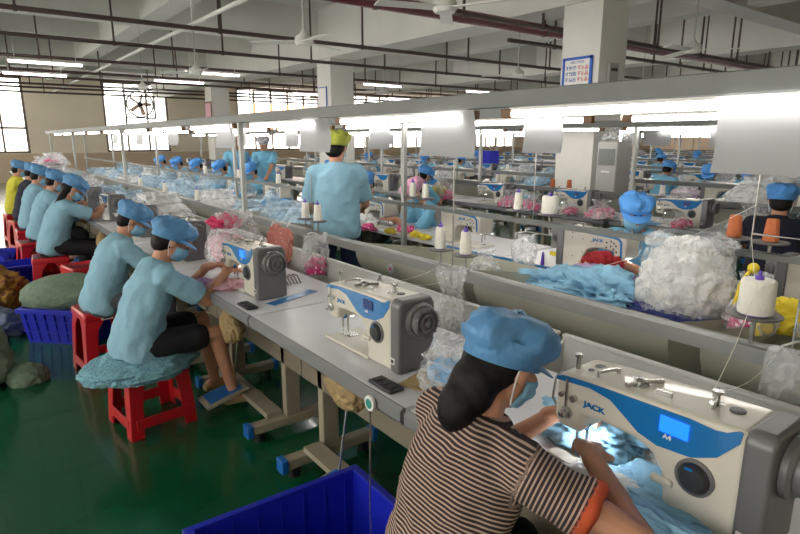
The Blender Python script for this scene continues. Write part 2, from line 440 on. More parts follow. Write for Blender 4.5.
pipe_run(6.9, 3.2, 7.5, 30, .035, pipe_m, 'dark pipe under the ceiling to the right of the near column', step=1.1)
b = MB(); b.tube([(3.0, 4.5, 3.25), (3.0, 25.5, 3.25)], .03, 10)
for y in (6, 9, 12, 15, 18, 21, 24): b.box((3.0, y, (3.25+3.75)/2), (.02, .02, .5))
o = b.build('conduit', white_paint); tag(o, 'white conduit running lengthwise under the ceiling at the left', 'pipe')
# ceiling fans
def make_fan():
    t = thing('ceiling_fan', 'f', 'fan')
    b = MB(); b.tube([(0, 0, .1), (0, 0, 1.65)], .012, 8); b.lathe([(.02, 1.5), (.06, 1.65)], (0, 0, 0), 12); b.build('rod', post_m, t)
    b = MB(); b.lathe([(.02, -.05), (.09, -.04), (.12, 0), (.1, .06), (.04, .1), (.02, .14)], (0, 0, 0), 20); b.build('motor', white_paint, t)
    for k in range(3):
        a = k*2*PI/3+.3; c, s_ = math.cos(a), math.sin(a)
        b = MB(); b.bar((.1*c, .1*s_, 0), (.66*c, .66*s_, -.01), .12, .010, (.15*s_, -.15*c, 1)); b.build('blade', white_paint, t)
    return tree(t)
fan = make_fan(); fu = []
for (x, y, l) in [(3.66, 4.15, 'white ceiling fan at the top middle of the photo, before the maroon pipe'), (3.52, 6.56, 'white ceiling fan hanging left of the middle column'), (8.4, 7.46, 'white ceiling fan hanging just left of the near column'), (7.93, 4.02, 'white ceiling fan to the right of the near column with the poster'),
                  (3.53, 10.6, 'white ceiling fan over the far left rows, fourth along the line'), (3.58, 14.5, 'distant small ceiling fan over the far left rows'), (8.7, 12.1, 'distant ceiling fan right of the middle column'), (13.5, 8.0, 'distant ceiling fan over the far right rows')]:
    put(fan, fu, loc=(x, y, 2.75), rz=x*3, label=l)
# ceiling tubes
b = MB(); b.tube([(-.6, 0, 0), (.6, 0, 0)], .025, 10)
ct = thing('ceiling_tube_lamp', 'x', 'lamp'); b.build('tube', tubec_m, ct)
b = MB(); b.box((0, 0, .035), (1.25, .06, .03)); 
for x in (-.5, .5): b.tube([(x, 0, .04), (x, 0, 1.4)], .006, 6)
b.build('housing', white_paint, ct); ct = tree(ct); cu_ = []
for (x, y, l) in [(1.55, 13.1, 'ceiling tube lamp at the upper left, nearer of the left pair'), (1.6, 15.5, 'ceiling tube lamp at the upper left, farther of the left pair'), (4.7, 13.0, 'lit ceiling tube lamp over the left rows, nearer of the second pair'), (4.67, 15.3, 'lit ceiling tube lamp over the left rows, farther of the second pair'),
                  (9.3, 13.0, 'lit ceiling tube lamp just right of the middle column'), (13, 13.0, 'lit ceiling tube lamp, second from the middle column'), (9.3, 17.0, 'distant lit ceiling tube lamp beyond the middle column'), (13, 17, 'distant lit ceiling tube lamp over the far right rows')]:
    put(ct, cu_, loc=(x, y, 3.0), label=l)

# poster and plate on the near column
t = thing('notice_board', 'blue framed quality notice with red and blue characters on the near column', 'poster', (6.79, 4.76, 2.20))
b = MB(); b.box((-.008, .22, .235), (.016, .44, .47)); b.build('sheet', card_m, t)
b = MB()
for c, d in [((-.012, .22, .455), (.024, .46, .035)), ((-.012, .22, .015), (.024, .46, .035)), ((-.012, .005, .235), (.024, .035, .47)), ((-.012, .435, .235), (.024, .035, .47))]: b.box(c, d)
b.build('frame', mat('frame_blue', (24, 90, 190), .4), t)
RX = (PI/2, 0, -PI/2)
text('品质三不原则', .036, paper_b, t, (-.0175, .22, .405), RX)
for i, w in enumerate(['不接受', '不制造', '不流出']):
    text(w, .058, paper_b, t, (-.0175, .315, .33-.075*i), RX, bold=.001); text('不良品', .058, paper_r, t, (-.0175, .125, .33-.075*i), RX, bold=.001)
b = MB(); b.box((-.018, .13, .07), (.003, .08, .05)); b.build('picture', black, t)
b = MB(); b.box((-.018, .22, .06), (.003, .08, .05)); b.build('picture', c_yel, t)
t = thing('switch_plate', 'small grey switch box on the right face of the near column', 'switch', (7.08, 4.655, 2.3))
b = MB(); b.box((0, -.02, .14), (.2, .04, .28)); b.build('box', acm, t)
for k in range(3): b = MB(); b.box((-.05+.05*k, -.044, .2), (.03, .01, .04)); b.build('switch', black, t)
t = thing('notice_board', 'small pale notice on the middle column', 'poster', (6.79, 11.65, 2.25)); b = MB(); b.box((-.01, .2, .25), (.02, .4, .5)); b.build('frame', paper_b, t); b = MB(); b.box((-.022, .2, .25), (.004, .36, .46)); b.build('sheet', card_m, t)
t = thing('notice_board', 'pink and brown poster on the far column at left', 'poster', (6.79, 19.15, 2.2)); b = MB(); b.box((-.01, .25, .3), (.02, .6, .6)); b.build('frame', brown, t); b = MB(); b.box((-.022, .25, .3), (.004, .5, .5)); b.build('sheet', c_palep, t)
# air conditioner cabinet in front of the near column
t = thing('air_conditioner', 'grey floor-standing cabinet before the near column with clear bag on top', 'cabinet', (6.42, 4.06, 0))
b = MB(); b.box((.17, .14, .79), (.32, .28, 1.56)); b.build('cabinet', acm, t, bevel=.015)
b = MB(); b.box((.005, .14, 1.38), (.012, .22, .2)); b.build('vent_panel', railg, t)
b = MB(); b.box((.004, .14, 1.2), (.014, .12, .02)); b.build('nameplate', card_m, t)
o = bagmesh(.2, .15, 3).build('plastic_bag', bagf); o.location = (6.58, 4.2, 1.572); tag(o, 'crumpled clear bag on top of the grey floor-standing cabinet', 'bag')

# ================================================================== SEWING TABLES
TL = 1.18
def make_table(simple=False):
    t = thing('sewing_table', 'x', 'table')
    b = MB(); b.box((.31, TL/2, .765), (.60, TL, .03)); b.build('tabletop', top_m, t, bevel=.004)
    b = MB(); b.prism([(-.012, .735), (.0, .722), (.03, .722), (.03, .749), (.012, .749), (.012, .777), (.0, .781), (-.012, .77)], 'y', 0, TL); b.build('edge_trim', edge_m, t)
    for y in (.21, TL-.18):
        b = MB(); b.box((.30, y, .41), (.09, .05, .70)); b.build('leg', leg_m, t, bevel=.006)
        b = MB(); b.box((.30, y, .075), (.50, .06, .055))
        f = b.build('foot', leg_m, t, bevel=.008)
        for x in (.04, .56):
            b = MB(); b.box((x, y, .072), (.035, .07, .07)); b.build('end_cap', cap_m, f, bevel=.006)
        b = MB(); b.lathe([(.03, .0), (.03, .05)], (.10, y, 0), 12); b.build('foot_pad', black, f); b = MB(); b.lathe([(.03, .0), (.03, .05)], (.50, y, 0), 12); b.build('foot_pad', black, f)
        b = MB(); b.bar((.04, y, .72), (.56, y, .72), .05, .03); b.build('top_bracket', leg_m, t)
    if not simple:
        b = MB(); b.box((.27, TL/2, .47), (.03, TL+.01, .13)); b.build('stretcher', strut_m, t, bevel=.004)
        b = MB(); b.box((.20, TL/2+.02, .115), (.09, TL-.4, .03)); b.build('pedal_bar', leg_m, t)
        p = MB(); p.box((.06, .62, .13), (.26, .17, .02), Matrix.Rotation(math.radians(-14), 3, 'Y')); pd = p.build('pedal', leg_m, t, bevel=.004)
        p = MB(); p.box((.055, .62, .143), (.20, .13, .006), Matrix.Rotation(math.radians(-14), 3, 'Y')); p.build('pedal_pad', cap_m, pd)
        b = MB(); b.tube([(.12, .62, .14), (.2, .6, .72)], .005, 6); b.build('pedal_rod', steel, t)
        b = MB(); b.box((.2, .3, .66), (.14, .2, .12)); b.build('control_box', mc_g, t, bevel=.01)
    return tree(t)
def make_bin():
    t = thing('cloth_trough', 'x', 'trough'); L = TL+.0; b = MB()
    h0, h1 = .50, .865
    b.prism([(0, .74), (.012, .74), (.03, h0), (.14, h0), (.155, h1), (.17, h1), (.17, h1-.006), (.155, h0-.012), (.02, h0-.012), (0, .74)], 'y', .004, L-.004)
    b.prism([(.0, .74), (.03, h0), (.14, h0), (.16, h1-.01)], 'y', .004, .014); b.prism([(.0, .74), (.03, h0), (.14, h0), (.16, h1-.01)], 'y', L-.014, L-.004)
    b.build('bin', bin_m, t)
    b = MB(); b.prism([(.150, h1-.008), (.178, h1-.008), (.178, h1+.006), (.150, h1+.006)], 'y', .002, L-.002); b.build('rim', bin_m, t, bevel=.004)
    for y in (.2, L-.2):
        b = MB(); b.bar((.0, y, .70), (.03, y, .52), .03, .01, (1, 0, 0)); b.build('bracket', leg_m, t)
    return tree(t)
def make_basin(L=1.1, Wd=.76):
    t = thing('hanging_basin', 'x', 'basin'); b = MB(); n = 14; R = []; Ro = []
    for (g, dd) in ((0, 0), (1, .014)):
        for i in range(9):
            u = i/8; y = .03+u*(L-.06); bulge = 1-.25*abs(2*u-1)**3
            ring = [(.02+Wd/2-(Wd/2-.01)*math.cos(PI*k/n), y, (.93-.125*(k/n))-(.36-dd*0)*bulge*math.sin(PI*k/n)**.75-(0 if g else .0)+dd) for k in range(n+1)]
            (Ro if g == 0 else R).append(ring)
    def skin_(rings, cl):
        m = len(rings[0]); b.add([p for r in rings for p in r], [(i*m+j, i*m+j+1, (i+1)*m+j+1, (i+1)*m+j) for i in range(len(rings)-1) for j in range(m-1)])
    skin_(Ro, 0); skin_(R, 0)
    for rr in (Ro[0], Ro[-1]):
        b.add(rr, [tuple(range(len(rr)))])
    b.build('basin_shell', basin_m, t, ang=60)
    b = MB(); b.tube([(.02, 0.02, .93), (.02, L-.02, .93)], .011, 8); b.tube([(.02+Wd, 0.02, .81), (.02+Wd, L-.02, .81)], .011, 8); b.build('rim_rod', rail_m, t)
    return tree(t)
tbl = make_table(); tfar = make_table(True); bn = make_bin(); bs = make_basin()
tu, tfu, bu, bsu = [], [], [], []
ORD = ['first', 'second', 'third', 'fourth', 'fifth', 'sixth', 'seventh', 'eighth', 'ninth', 'tenth', 'eleventh', 'twelfth', 'thirteenth', 'fourteenth', 'fifteenth', 'sixteenth', 'seventeenth']
Y0 = .10; PT = 1.2
for i in range(15):
    y = Y0+PT*i
    near = i < 5
    lab = 'white-topped sewing table in the front left row, %s from the camera' % ORD[i]
    put(tbl if i < 7 else tfar, tu if i < 7 else tfu, loc=(1.0, y, 0), label=lab)
    put(bn, bu, loc=(1.60, y, 0), label='pale grey plastic trough behind the front row table, %s from the camera' % ORD[i])
# row B tables face the other way: trough side at low x
for i in range(14):
    y = .35+PT*i
    if not seen(3.2, y+.6): continue
    # table turned 180 degrees
    put(tfar, tfu, loc=(3.60, y+TL, 0), rz=PI, label='sewing table of the second row behind the basins, %s from the right' % ORD[i])
b = MB()
b.prism([(2.958, .764), (2.984, .764), (2.984, .7835), (2.958, .7835)], 'y', .4, 3.3); tag(b.build('edging_strip', mc_b), 'blue strip along the rear edge of the second row tables', 'strip')
for i, y in enumerate([-.18, .98, 2.1, 4.35, 5.5, 6.65, 7.8, 8.95, 10.1, 11.25, 12.4]):
    lab = ['olive grey hanging basin at the right edge behind the striped shirt worker', 'olive grey hanging basin directly behind the blue sleeve garments', 'olive grey hanging basin with the round sticker, right of the standing worker'][i] if i < 3 else 'olive grey hanging basin beyond the standing worker, %s along the rail' % ORD[i-3]
    put(bs, bsu, loc=(2.0, y, 0), label=lab)
for i in range(13):
    y = 1.0+1.15*i
    if seen(6.5, y) and not (3.5 < y < 5.3) and not (10.3 < y < 12.2): put(bs, bsu, loc=(6.02, y, 0), label='hanging basin behind the third row of machines', group='basins behind the third row')
# sticker
t = thing('round_sticker', 'small round white sticker with red and blue mark on the hanging basin', 'sticker', (1.995, 2.72, .80))
b = MB(); b.lathe([(.028, 0), (.028, .003)], (-.003, 0, .03), 20, 'x'); b.build('paper', card_m, t)
b = MB(); b.lathe([(.023, 0), (.023, .001), (.018, .001), (.018, 0), (.023, 0)], (-.0035, 0, .03), 20, 'x', cap=False); b.build('ring_mark', paper_b, t)
b = MB(); b.lathe([(.011, 0), (.011, .001)], (-.0035, 0, .03), 14, 'x'); b.build('center_mark', paper_r, t)

# ================================================================== RACK FRAMES (posts, rails, lamp beams)
BZ = 1.735
def rack(xr, ys_, y0, y1, railz, label, bw=.05, beam=True, rh=.055):
    t = thing('thread_rack', label, 'rack', (xr, y0, 0)); L = y1-y0
    b = MB(); b.prism([(-.028, railz-rh), (.028, railz-rh), (.028, railz-.005), (.022, railz), (-.022, railz), (-.028, railz-.005)], 'y', 0, L); b.build('rail', rail_m if railz < 1 else railg, t)
    if beam:
        b = MB(); b.box((0, L/2, BZ+.035), (bw, L, .07)); b.build('lamp_beam', railg, t, bevel=.004)
    for y in ys_:
        b = MB(); b.box((0, y-y0, BZ/2), (.04, .04, BZ)); b.build('post', post_m, t, bevel=.004)
        b = MB(); b.box((0, y-y0, .01), (.12, .12, .02)); b.build('foot_plate', post_m, t)
    return t
PY1 = [.05, 4.83, 9.35, 13.9, 17.6]
PY2 = [0.0, 3.8, 7.5, 11.3, 15.1, 18.8]
rack(1.95, PY1, -.1, 18.2, .96, 'aluminium thread rack and lamp beam behind the front row of machines')
rack(2.93, PY2, -.1, 19, 1.085, 'thin grey thread rack above the rear edge of the second row', rh=.03)
rack(5.98, [1.2, 3.56, 5.95, 8.4, 10.8, 13.2, 15.6, 18], -.1, 19, 1.0, 'thread rack and lamp beam behind the third row of machines')
rack(7.6+.0, [2.2, 5.2, 8.2, 11.2, 14.2, 17.2], .5, 19, 1.05, 'thread rack of the fourth row, just past the near column')
def farrack(i, x): rack(x, [3+3.1*k for k in range(6)], 2, 19, 1.03, 'distant thread rack and lamp beam, %s beyond the near column' % ORD[i])
FX = [10.3, 11.9, 14.9, 16.3, 19.2, 20.7, 23.6, 27.5, 31.5]
for i, x in enumerate(FX): farrack(i, x)
# lamps under the beams
def make_lamp():
    t = thing('tube_lamp', 'x', 'lamp')
    b = MB(); b.tube([(0, .03, 0), (0, 1.17, 0)], .014, 10); b.build('tube', tube_m, t)
    b = MB(); b.box((0, .6, .022), (.03, 1.16, .012)); b.build('housing', card_m, t)
    for y in (.0, 1.2):
        b = MB(); b.box((0, y, .004), (.034, .06, .04)); b.build('socket', brown, t, bevel=.004)
    return tree(t)
lamp = make_lamp(); lu = []
shf = MB()
def make_sheet(w, h, ph):
    b = MB(); nx, nz = 14, 8; pts = []
    for g in (0, .0012):
        for j in range(nz+1):
            for i in range(nx+1):
                u, v = i/nx, j/nz
                pts.append((-.02+.018*math.sin(PI*v*.9)+.003*math.sin(5*u+ph)*v+g, u*w, -h*v))
    n = (nx+1)*(nz+1); fs = []
    for j in range(nz):
        for i in range(nx):
            a = j*(nx+1)+i; fs.append((a, a+1, a+nx+2, a+nx+1)); fs.append((n+a, n+a+nx+1, n+a+nx+2, n+a+1))
    for i in range(nx): fs.append((i, n+i, n+i+1, i+1)); a = nz*(nx+1)+i; fs.append((a, a+1, n+a+1, n+a))
    for j in range(nz): a = j*(nx+1); fs.append((a, a+nx+1, n+a+nx+1, n+a)); a += nx; fs.append((a, n+a, n+a+nx+1, a+nx+1))
    b.add(pts, fs); return b
def sheet(x, y, w, h, label, group=None, ph=0, z=None):
    o = make_sheet(w, h, ph).build('lamp_sheet', sheet_m); o.location = (x, y, (BZ-.005) if z is None else z); return tag(o, label, 'plastic sheet', group)
T1 = [-.75, .58, 2.0, 3.42, 4.95, 6.4, 7.85, 9.4, 10.85, 12.3, 13.9, 15.35]
for i, y in enumerate(T1):
    if not seen(1.95, y+.6, 1.7, 300): continue
    put(lamp, lu, loc=(1.95, y, BZ-.03), label='fluorescent tube lamp under the nearest overhead beam, %s from the right' % ORD[i])
for i, (y, w, h) in enumerate([(.33, .54, .235), (1.95, .40, .215), (3.27, .42, .215), (4.93, .42, .21), (6.5, .4, .2), (8.0, .35, .2), (9.5, .3, .2)]):
    sheet(1.925, y, w, h, ['translucent plastic sheet hanging from the beam at the far right of the photo', 'translucent sheet hanging at the photo centre, right of the standing worker', 'translucent sheet hanging just left of the standing worker', 'translucent sheet hanging beside the nearest post', 'small translucent sheet hanging left of the nearest post', 'small translucent sheet over the far left machines, fourth from the nearest post', 'small translucent sheet over the far left machines, farthest one'][i], ph=i)
for i, y in enumerate([.6, 2.05, 3.5, 4.95, 6.4, 7.85, 9.3, 10.75, 12.2, 13.7]):
    put(lamp, lu, loc=(2.93, y, BZ-.03), label='fluorescent tube lamp over the second row of machines, %s from the right' % ORD[i])
for i, (y, w) in enumerate([(2.2, .3), (3.95, .3), (5.6, .3), (7.0, .3)]):
    sheet(2.9, y, w, .215, ['translucent sheet with a diagonal crease hanging before the near column', 'translucent sheet hanging beside the post, behind the central sheet', 'translucent sheet behind the nearest post, above the second row', 'small translucent sheet over the second row toward the far left'][i], ph=i)
for x, y0, n in [(5.98, 1.0, 12), (7.6, 1.5, 11)]+[(x, 3.2, 9) for x in FX]:
    for i in range(n):
        y = y0+1.5*i
        if seen(x, y+.6, 1.7, 30): put(lamp, lu, loc=(x, y, BZ-.03), label='lit fluorescent tube lamp in the distant rows beyond the third row', group='tube lamps of the distant rows')
for i, (x, y) in enumerate([(5.95, 2.35), (5.95, 8.0), (7.57, 4.0), (10.27, 6)]):
    sheet(x, y, .4, .22, 'small translucent sheet hanging under a distant lamp beam', 'sheets of the distant rows', ph=i)

# ================================================================== SEWING MACHINES
def make_machine(detail=True):
    t = thing('sewing_machine', 'x', 'sewing machine')
    D = .155
    b = MB(); b.prism([(.05, 0), (.205, 0), (.205, .05), (.212, .10), (.235, .135), (.28, .152), (.36, .155), (.415, .15), (.42, .10), (.485, .10), (.5, .125), (.5, .225), (.488, .243), (.40, .252), (.05, .265)], 'x', 0, D)
    b.build('body', mc_w, t, bevel=.012, seg=3)
    b = MB(); b.box((.078, .355, .006), (.17, .32, .012)); b.build('bed_plate', mc_w, t, bevel=.003)
    b = MB(); b.prism([(-.004, 0), (D+.004, 0), (D+.004, .245), (D-.012, .272), (.012, .272), (-.004, .25)], 'y', 0, .056); b.build('motor_cover', mc_g, t, bevel=.01, seg=3)
    w = MB(); w.lathe([(.066, -.002), (.066, -.014), (.058, -.022)], (.085, 0, .19), 28, 'y')
    w.build('wheel_housing', mc_g, t)
    w = MB(); w.lathe([(.052, -.02), (.054, -.045), (.047, -.05), (.043, -.04), (.034, -.04), (.032, -.05), (.024, -.05), (.022, -.04), (.012, -.04), (.011, -.052), (.0, -.052)], (.085, 0, .19), 28, 'y'); hw = w.build('handwheel', mc_g, t)
    if detail:
        w = MB()
        for k in range(16):
            a = k*PI/8; w.box((.085+.049*math.sin(a), -.046, .19+.049*math.cos(a)), (.007, .012, .007), Matrix.Rotation(a, 3, 'Y'))
        w.build('grip_ridge', mc_g, hw)
    # blue front panel
    b = MB(); b.prism([(.497, .231), (.497, .222), (.40, .231), (.345, .222), (.27, .172), (.225, .160), (.15, .166), (.10, .190), (.062, .236), (.058, .262), (.066, .262), (.088, .250), (.11, .246), (.16, .250), (.40, .244), (.48, .238)], 'x', -.0025, .001)
    bp = b.build('front_panel', mc_b, t, smooth=False)
    b = MB(); b.prism([(.24, .245), (.235, .182), (.165, .175), (.125, .195), (.095, .228), (.10, .243)], 'x', -.0031, .0); b.build('panel_face', mc_b, t, smooth=False)
    # blue back outline
    b = MB(); b.prism([(.06, .258), (.40, .243), (.455, .236), (.475, .215), (.48, .12), (.468, .12), (.462, .21), (.446, .225), (.40, .231), (.06, .246)], 'x', D-.001, D+.0025); b.build('rear_stripe', mc_b, t, smooth=False)
    if detail:
        b = MB(); b.box((-.0045, .19, .218), (.004, .062, .036), Matrix.Rotation(0, 3, 'X')); b.build('screen', screen, t)
        text('A4', .016, card_m, t, (-.004, .203, .19), RX, bold=.0004)
        text('JACK', .019, mc_b, t, (-.0022, .385, .186), RX, name='brand_lettering', bold=.0008, sx=1.3)
        text('JACK', .026, mc_b, t, (D+.0022, .31, .205), (PI/2, 0, PI/2), name='brand_lettering', bold=.0008, sx=1.25)
        b = MB(); b.lathe([(.034, .002), (.034, -.006), (.026, -.016), (.0, -.018)], (-.001, .138, .125), 24, 'x'); dl = b.build('stitch_dial', mc_d, t)
        b = MB(); b.lathe([(.041, .001), (.041, -.004), (.036, -.005)], (-.001, .138, .125), 24, 'x'); b.build('dial_ring', mc_g, dl)
        b = MB(); b.box((-.0175, .145, .147), (.002, .016, .006)); b.build('dial_mark', mc_b, dl)
        b = MB(); b.box((-.003, .205, .085), (.014, .05, .018)); b.build('reverse_lever', mc_w, t, bevel=.006)
        b = MB()
        for y, z in [(.12, .2), (.2, .12), (.2, .2), (.3, .18), (.37, .2), (.37, .17), (.4, .21), (.4, .18), (.42, .2), (.42, .165), (.435, .185), (.44, .15), (.26, .19), (.13, .08), (.18, .05), (.12, .23)]:
            b.lathe([(.004 if y < .36 else .006, 0), (.004 if y < .36 else .006, .001)], (D, y, z), 8, 'x')
        b.build('screw_holes', black, t)
        b = MB(); b.box((-.006, .035, .045), (.003, .022, .022)); b.build('label_plate', card_m, t); b = MB(); b.box((-.008, .035, .045), (.003, .012, .012)); b.build('label_print', black, t)
        # top fittings
        b = MB(); b.lathe([(.006, .24), (.006, .275), (.010, .277), (.010, .285), (.005, .287)], (.05, .472, 0), 10); b.build('tension_post', steel, t)
        b = MB(); b.tube([(.03, .40, .252), (.03, .40, .264), (.06, .385, .268), (.085, .38, .264), (.085, .38, .25)], .005, 6); b.build('thread_guide', steel, t)
        b = MB(); b.lathe([(.022, .25), (.022, .258), (.012, .262), (.014, .268), (.006, .274)], (.06, .31, 0), 14); b.tube([(.02, .32, .262), (.06, .31, .264), (.11, .28, .262)], .006, 6); b.build('tension_disc', steel, t)
        b = MB(); b.bar((.045, .26, .262), (.045, .225, .264), .008, .012); b.build('thread_guide', steel, t)
        b = MB(); b.lathe([(.016, .25), (.016, .262), (.006, .264), (.006, .282), (.012, .286), (.012, .292)], (.09, .15, 0), 14); b.tube([(.05, .14, .265), (.09, .15, .27), (.12, .17, .265)], .0035, 6); b.build('thread_stand_pin', steel, t)
        b = MB(); b.lathe([(.016, .258), (.016, .266), (.009, .267)], (.085, .105, 0), 14); b.build('oil_cap', mc_d, t)
        b = MB(); b.lathe([(.014, .23), (.014, .249), (.004, .25)], (.1, .44, 0), 12); b.lathe([(.008, .23), (.008, .250)], (.06, .44, 0), 10); b.build('oil_cap', mc_d, t)
        # head fittings
        b = MB(); b.tube([(.03, .502, .235), (.02, .515, .215), (.015, .518, .16), (.03, .505, .12)], .0035, 6); b.bar((-.006, .462, .235), (-.006, .462, .135), .006, .004, (1, 0, 0)); b.build('take_up_lever', steel, t)
        b = MB(); b.lathe([(.016, 0), (.016, -.008), (.009, -.01), (.009, -.026), (.004, -.028)], (-.001, .46, .145), 14, 'x'); b.build('tension_knob', steel, t); b = MB(); b.lathe([(.009, 0), (.009, -.012)], (-.001, .44, .19), 10, 'x'); b.build('stud', steel, t); b = MB(); b.lathe([(.007, 0), (.007, -.012)], (-.001, .475, .19), 10, 'x'); b.build('stud', steel, t)
        b = MB(); b.tube([(.05, .46, .10), (.05, .46, .05)], .0045, 8); b.tube([(.05, .46, .05), (.05, .46, .013)], .0012, 6); b.build('needle_bar', steel, t)
        b = MB(); b.tube([(.062, .44, .12), (.062, .44, .03)], .0045, 8); b.box((.056, .452, .0175), (.02, .04, .005)); b.build('presser_foot', steel, t)
        b = MB(); b.ell((.04, .43, .115), (.016, .012, .02)); b.build('finger_guard', mc_b, t)
        b = MB(); b.box((.08, .46, .0135), (.05, .08, .002)); b.build('needle_plate', steel, t)
        b = MB(); b.lathe([(.007, .094), (.007, .099)], (.085, .445, 0), 10); b.build('needle_light', led, t)
    else:
        b = MB(); b.tube([(.05, .46, .10), (.05, .46, .012)], .005, 6); b.build('needle_bar', steel, t)
    return tree(t)
mach = make_machine(); mfar = make_machine(False); mu, mfu = [], []
TZ = .782
screen_off = mat('screen_off', (30, 60, 120), .3)
def screen_swap(root):
    for c in bpy.data.objects:
        if c.parent == root and c.name.startswith('screen'):
            c.material_slots[0].link = 'OBJECT'; c.material_slots[0].material = screen_off
LA = [(.34, 'large white and blue sewing machine in front of the striped shirt worker'), (1.50, 'white and blue sewing machine on the empty station behind the striped shirt worker'), (2.70, 'sewing machine used by the nearest seated worker in light blue'), (3.92, 'sewing machine seen between the two seated blue workers at left')]
for y, l in LA: put(mach, mu, loc=(1.14, y, TZ), label=l)
for i in range(4, 14): put(mach if i < 7 else mfar, mu if i < 7 else mfu, loc=(1.14, .34+PT*i-(0 if i else 0), TZ), label='sewing machine of the front left row, %s from the camera' % ORD[i])
for i, y in enumerate([.35, 1.62, 2.86, 4.1, 6.3, 7.6, 8.8, 10.0, 11.2, 12.4, 13.6]):
    L = ['sewing machine at the right edge behind the big thread spool', 'sewing machine seen from behind with yellow tag, by the worker behind the white bundle', 'sewing machine seen from behind on the second row, right of the centre sheet', 'sewing machine seen from behind beside the standing worker']
    y2 = y+.62 if i == 1 else y+.6
    put(mach if i < 5 else mfar, mu if i < 5 else mfu, loc=(3.24, y2+.1, TZ), rz=PI, label=L[i] if i < 4 else 'sewing machine of the second row toward the far left, %s past the standing worker' % ORD[i-4])
o = MB(); o.box((0, 0, 0), (.002, .05, .028)); o = o.build('yellow_tag', c_yel); o.location = (3.078, 2.36, TZ+.07); o.rotation_euler.z = 0; tag(o, 'small yellow sticker on the grey end of the second row machine', 'sticker')

# rows C and D and beyond
for i in range(14):
    y = .95+1.24*i
    if not seen(5.6, y, 1, 150): continue
    put(tfar, tfu, loc=(5.3, y, 0), label='sewing table of the third row, %s from the right' % ORD[i])
    put(mach if i in (0, 1, 2, 3) else mfar, mu if i in (0, 1, 2, 3) else mfu, loc=(5.45, y+.28, TZ), label='sewing machine with blue panel in the third row, %s from the right' % ORD[i])
for r, (x, f) in enumerate([(8.4, 1), (9.6, 0), (12.7, 1), (14.1, 0), (17.0, 1), (18.5, 0), (21.4, 1), (25.5, 1), (29.5, 1)]):
    for i in range(14):
        y = 1.6+1.24*i
        if not seen(x, y, 1, 20) : continue
        if f: put(tfar, tfu, loc=(x, y+TL, 0), rz=PI, label='sewing table in the distance in the %s row' % ORD[r+3], group='sewing tables of the %s row' % ORD[r+3])
        else: put(tfar, tfu, loc=(x, y, 0), label='sewing table in the distance in the %s row' % ORD[r+3], group='sewing tables of the %s row' % ORD[r+3])
        put(mfar, mfu, loc=(x-(.36 if f else -.14), y+(.85 if f else .25), TZ), rz=PI if f else 0, label='small white sewing machine in the distance on the %s row' % (ORD+['x'])[r+3], group='sewing machines of the %s row' % ORD[r+3])

# ================================================================== STOOLS, CRATES
def make_stool():
    t = thing('plastic_stool', 'x', 'stool'); H = .46
    b = MB(); b.loft([[(sx*w, sy*w, z) for sx, sy in ((-1, -1), (1, -1), (1, 1), (-1, 1))] for w, z in ((.165, H-.055), (.160, H-.005), (.150, H))]); b.build('seat', redp, t, bevel=.012, smooth=True)
    for sx in (-1, 1):
        for sy in (-1, 1):
            b = MB(); R = []
            for z, w, e in ((H-.05, .156, .13), (H-.12, .164, .085), (.2, .174, .075), (.0, .186, .072)):
                th = .012
                R.append([(sx*w, sy*w, z), (sx*(w-e), sy*w, z), (sx*(w-e), sy*(w-th), z), (sx*(w-th), sy*(w-th), z), (sx*(w-th), sy*(w-e), z), (sx*w, sy*(w-e), z)])
            b.loft(R); b.build('leg', redp, t, bevel=.004)
    for k in range(4):
        a = k*PI/2; c, s_ = math.cos(a), math.sin(a); p = .178
        b = MB(); b.bar((c*p-s_*.15, s_*p+c*.15, .085), (c*p+s_*.15, s_*p-c*.15, .085), .012, .06); b.build('stretcher', redp, t, bevel=.003)
    return tree(t)
stool = make_stool(); su = []
for x, y, rz, l in [(.70, 3.30, .12, 'red plastic stool under the floral cloth of the nearest blue worker'), (.66, 4.32, .1, 'red plastic stool with a white mark beneath the second seated blue worker'), (.80, 5.92, .2, 'empty red plastic stool in front of the green sack'), (.6, 6.6, -.1, 'red plastic stool under the worker with the long ponytail'), (.56, 7.7, .1, 'red plastic stool behind the ponytail worker'), (.62, 8.8, 0, 'red stool far left below the worker in dark clothes'), (.62, 9.8, .2, 'red stool at the far left edge below the yellow shirt worker'), (.74, .92, .1, 'red stool beneath the striped shirt worker'), (.6, 10.75, .1, 'red stool farthest left in the front row')]:
    s = put(stool, su, loc=(x, y, 0), rz=rz, label=l)
    if y == 4.32: mk = s
b = MB(); b.box((0, 0, 0), (.075, .002, .045)); q = b.build('painted_mark', card_m, mk); q.location = (-.02, -.1655, .425); q['label'] = 'white mark with dark strokes'
text('E1', .045, black, mk, (-.02, -.1668, .425), (PI/2, 0, 0), bold=.001)

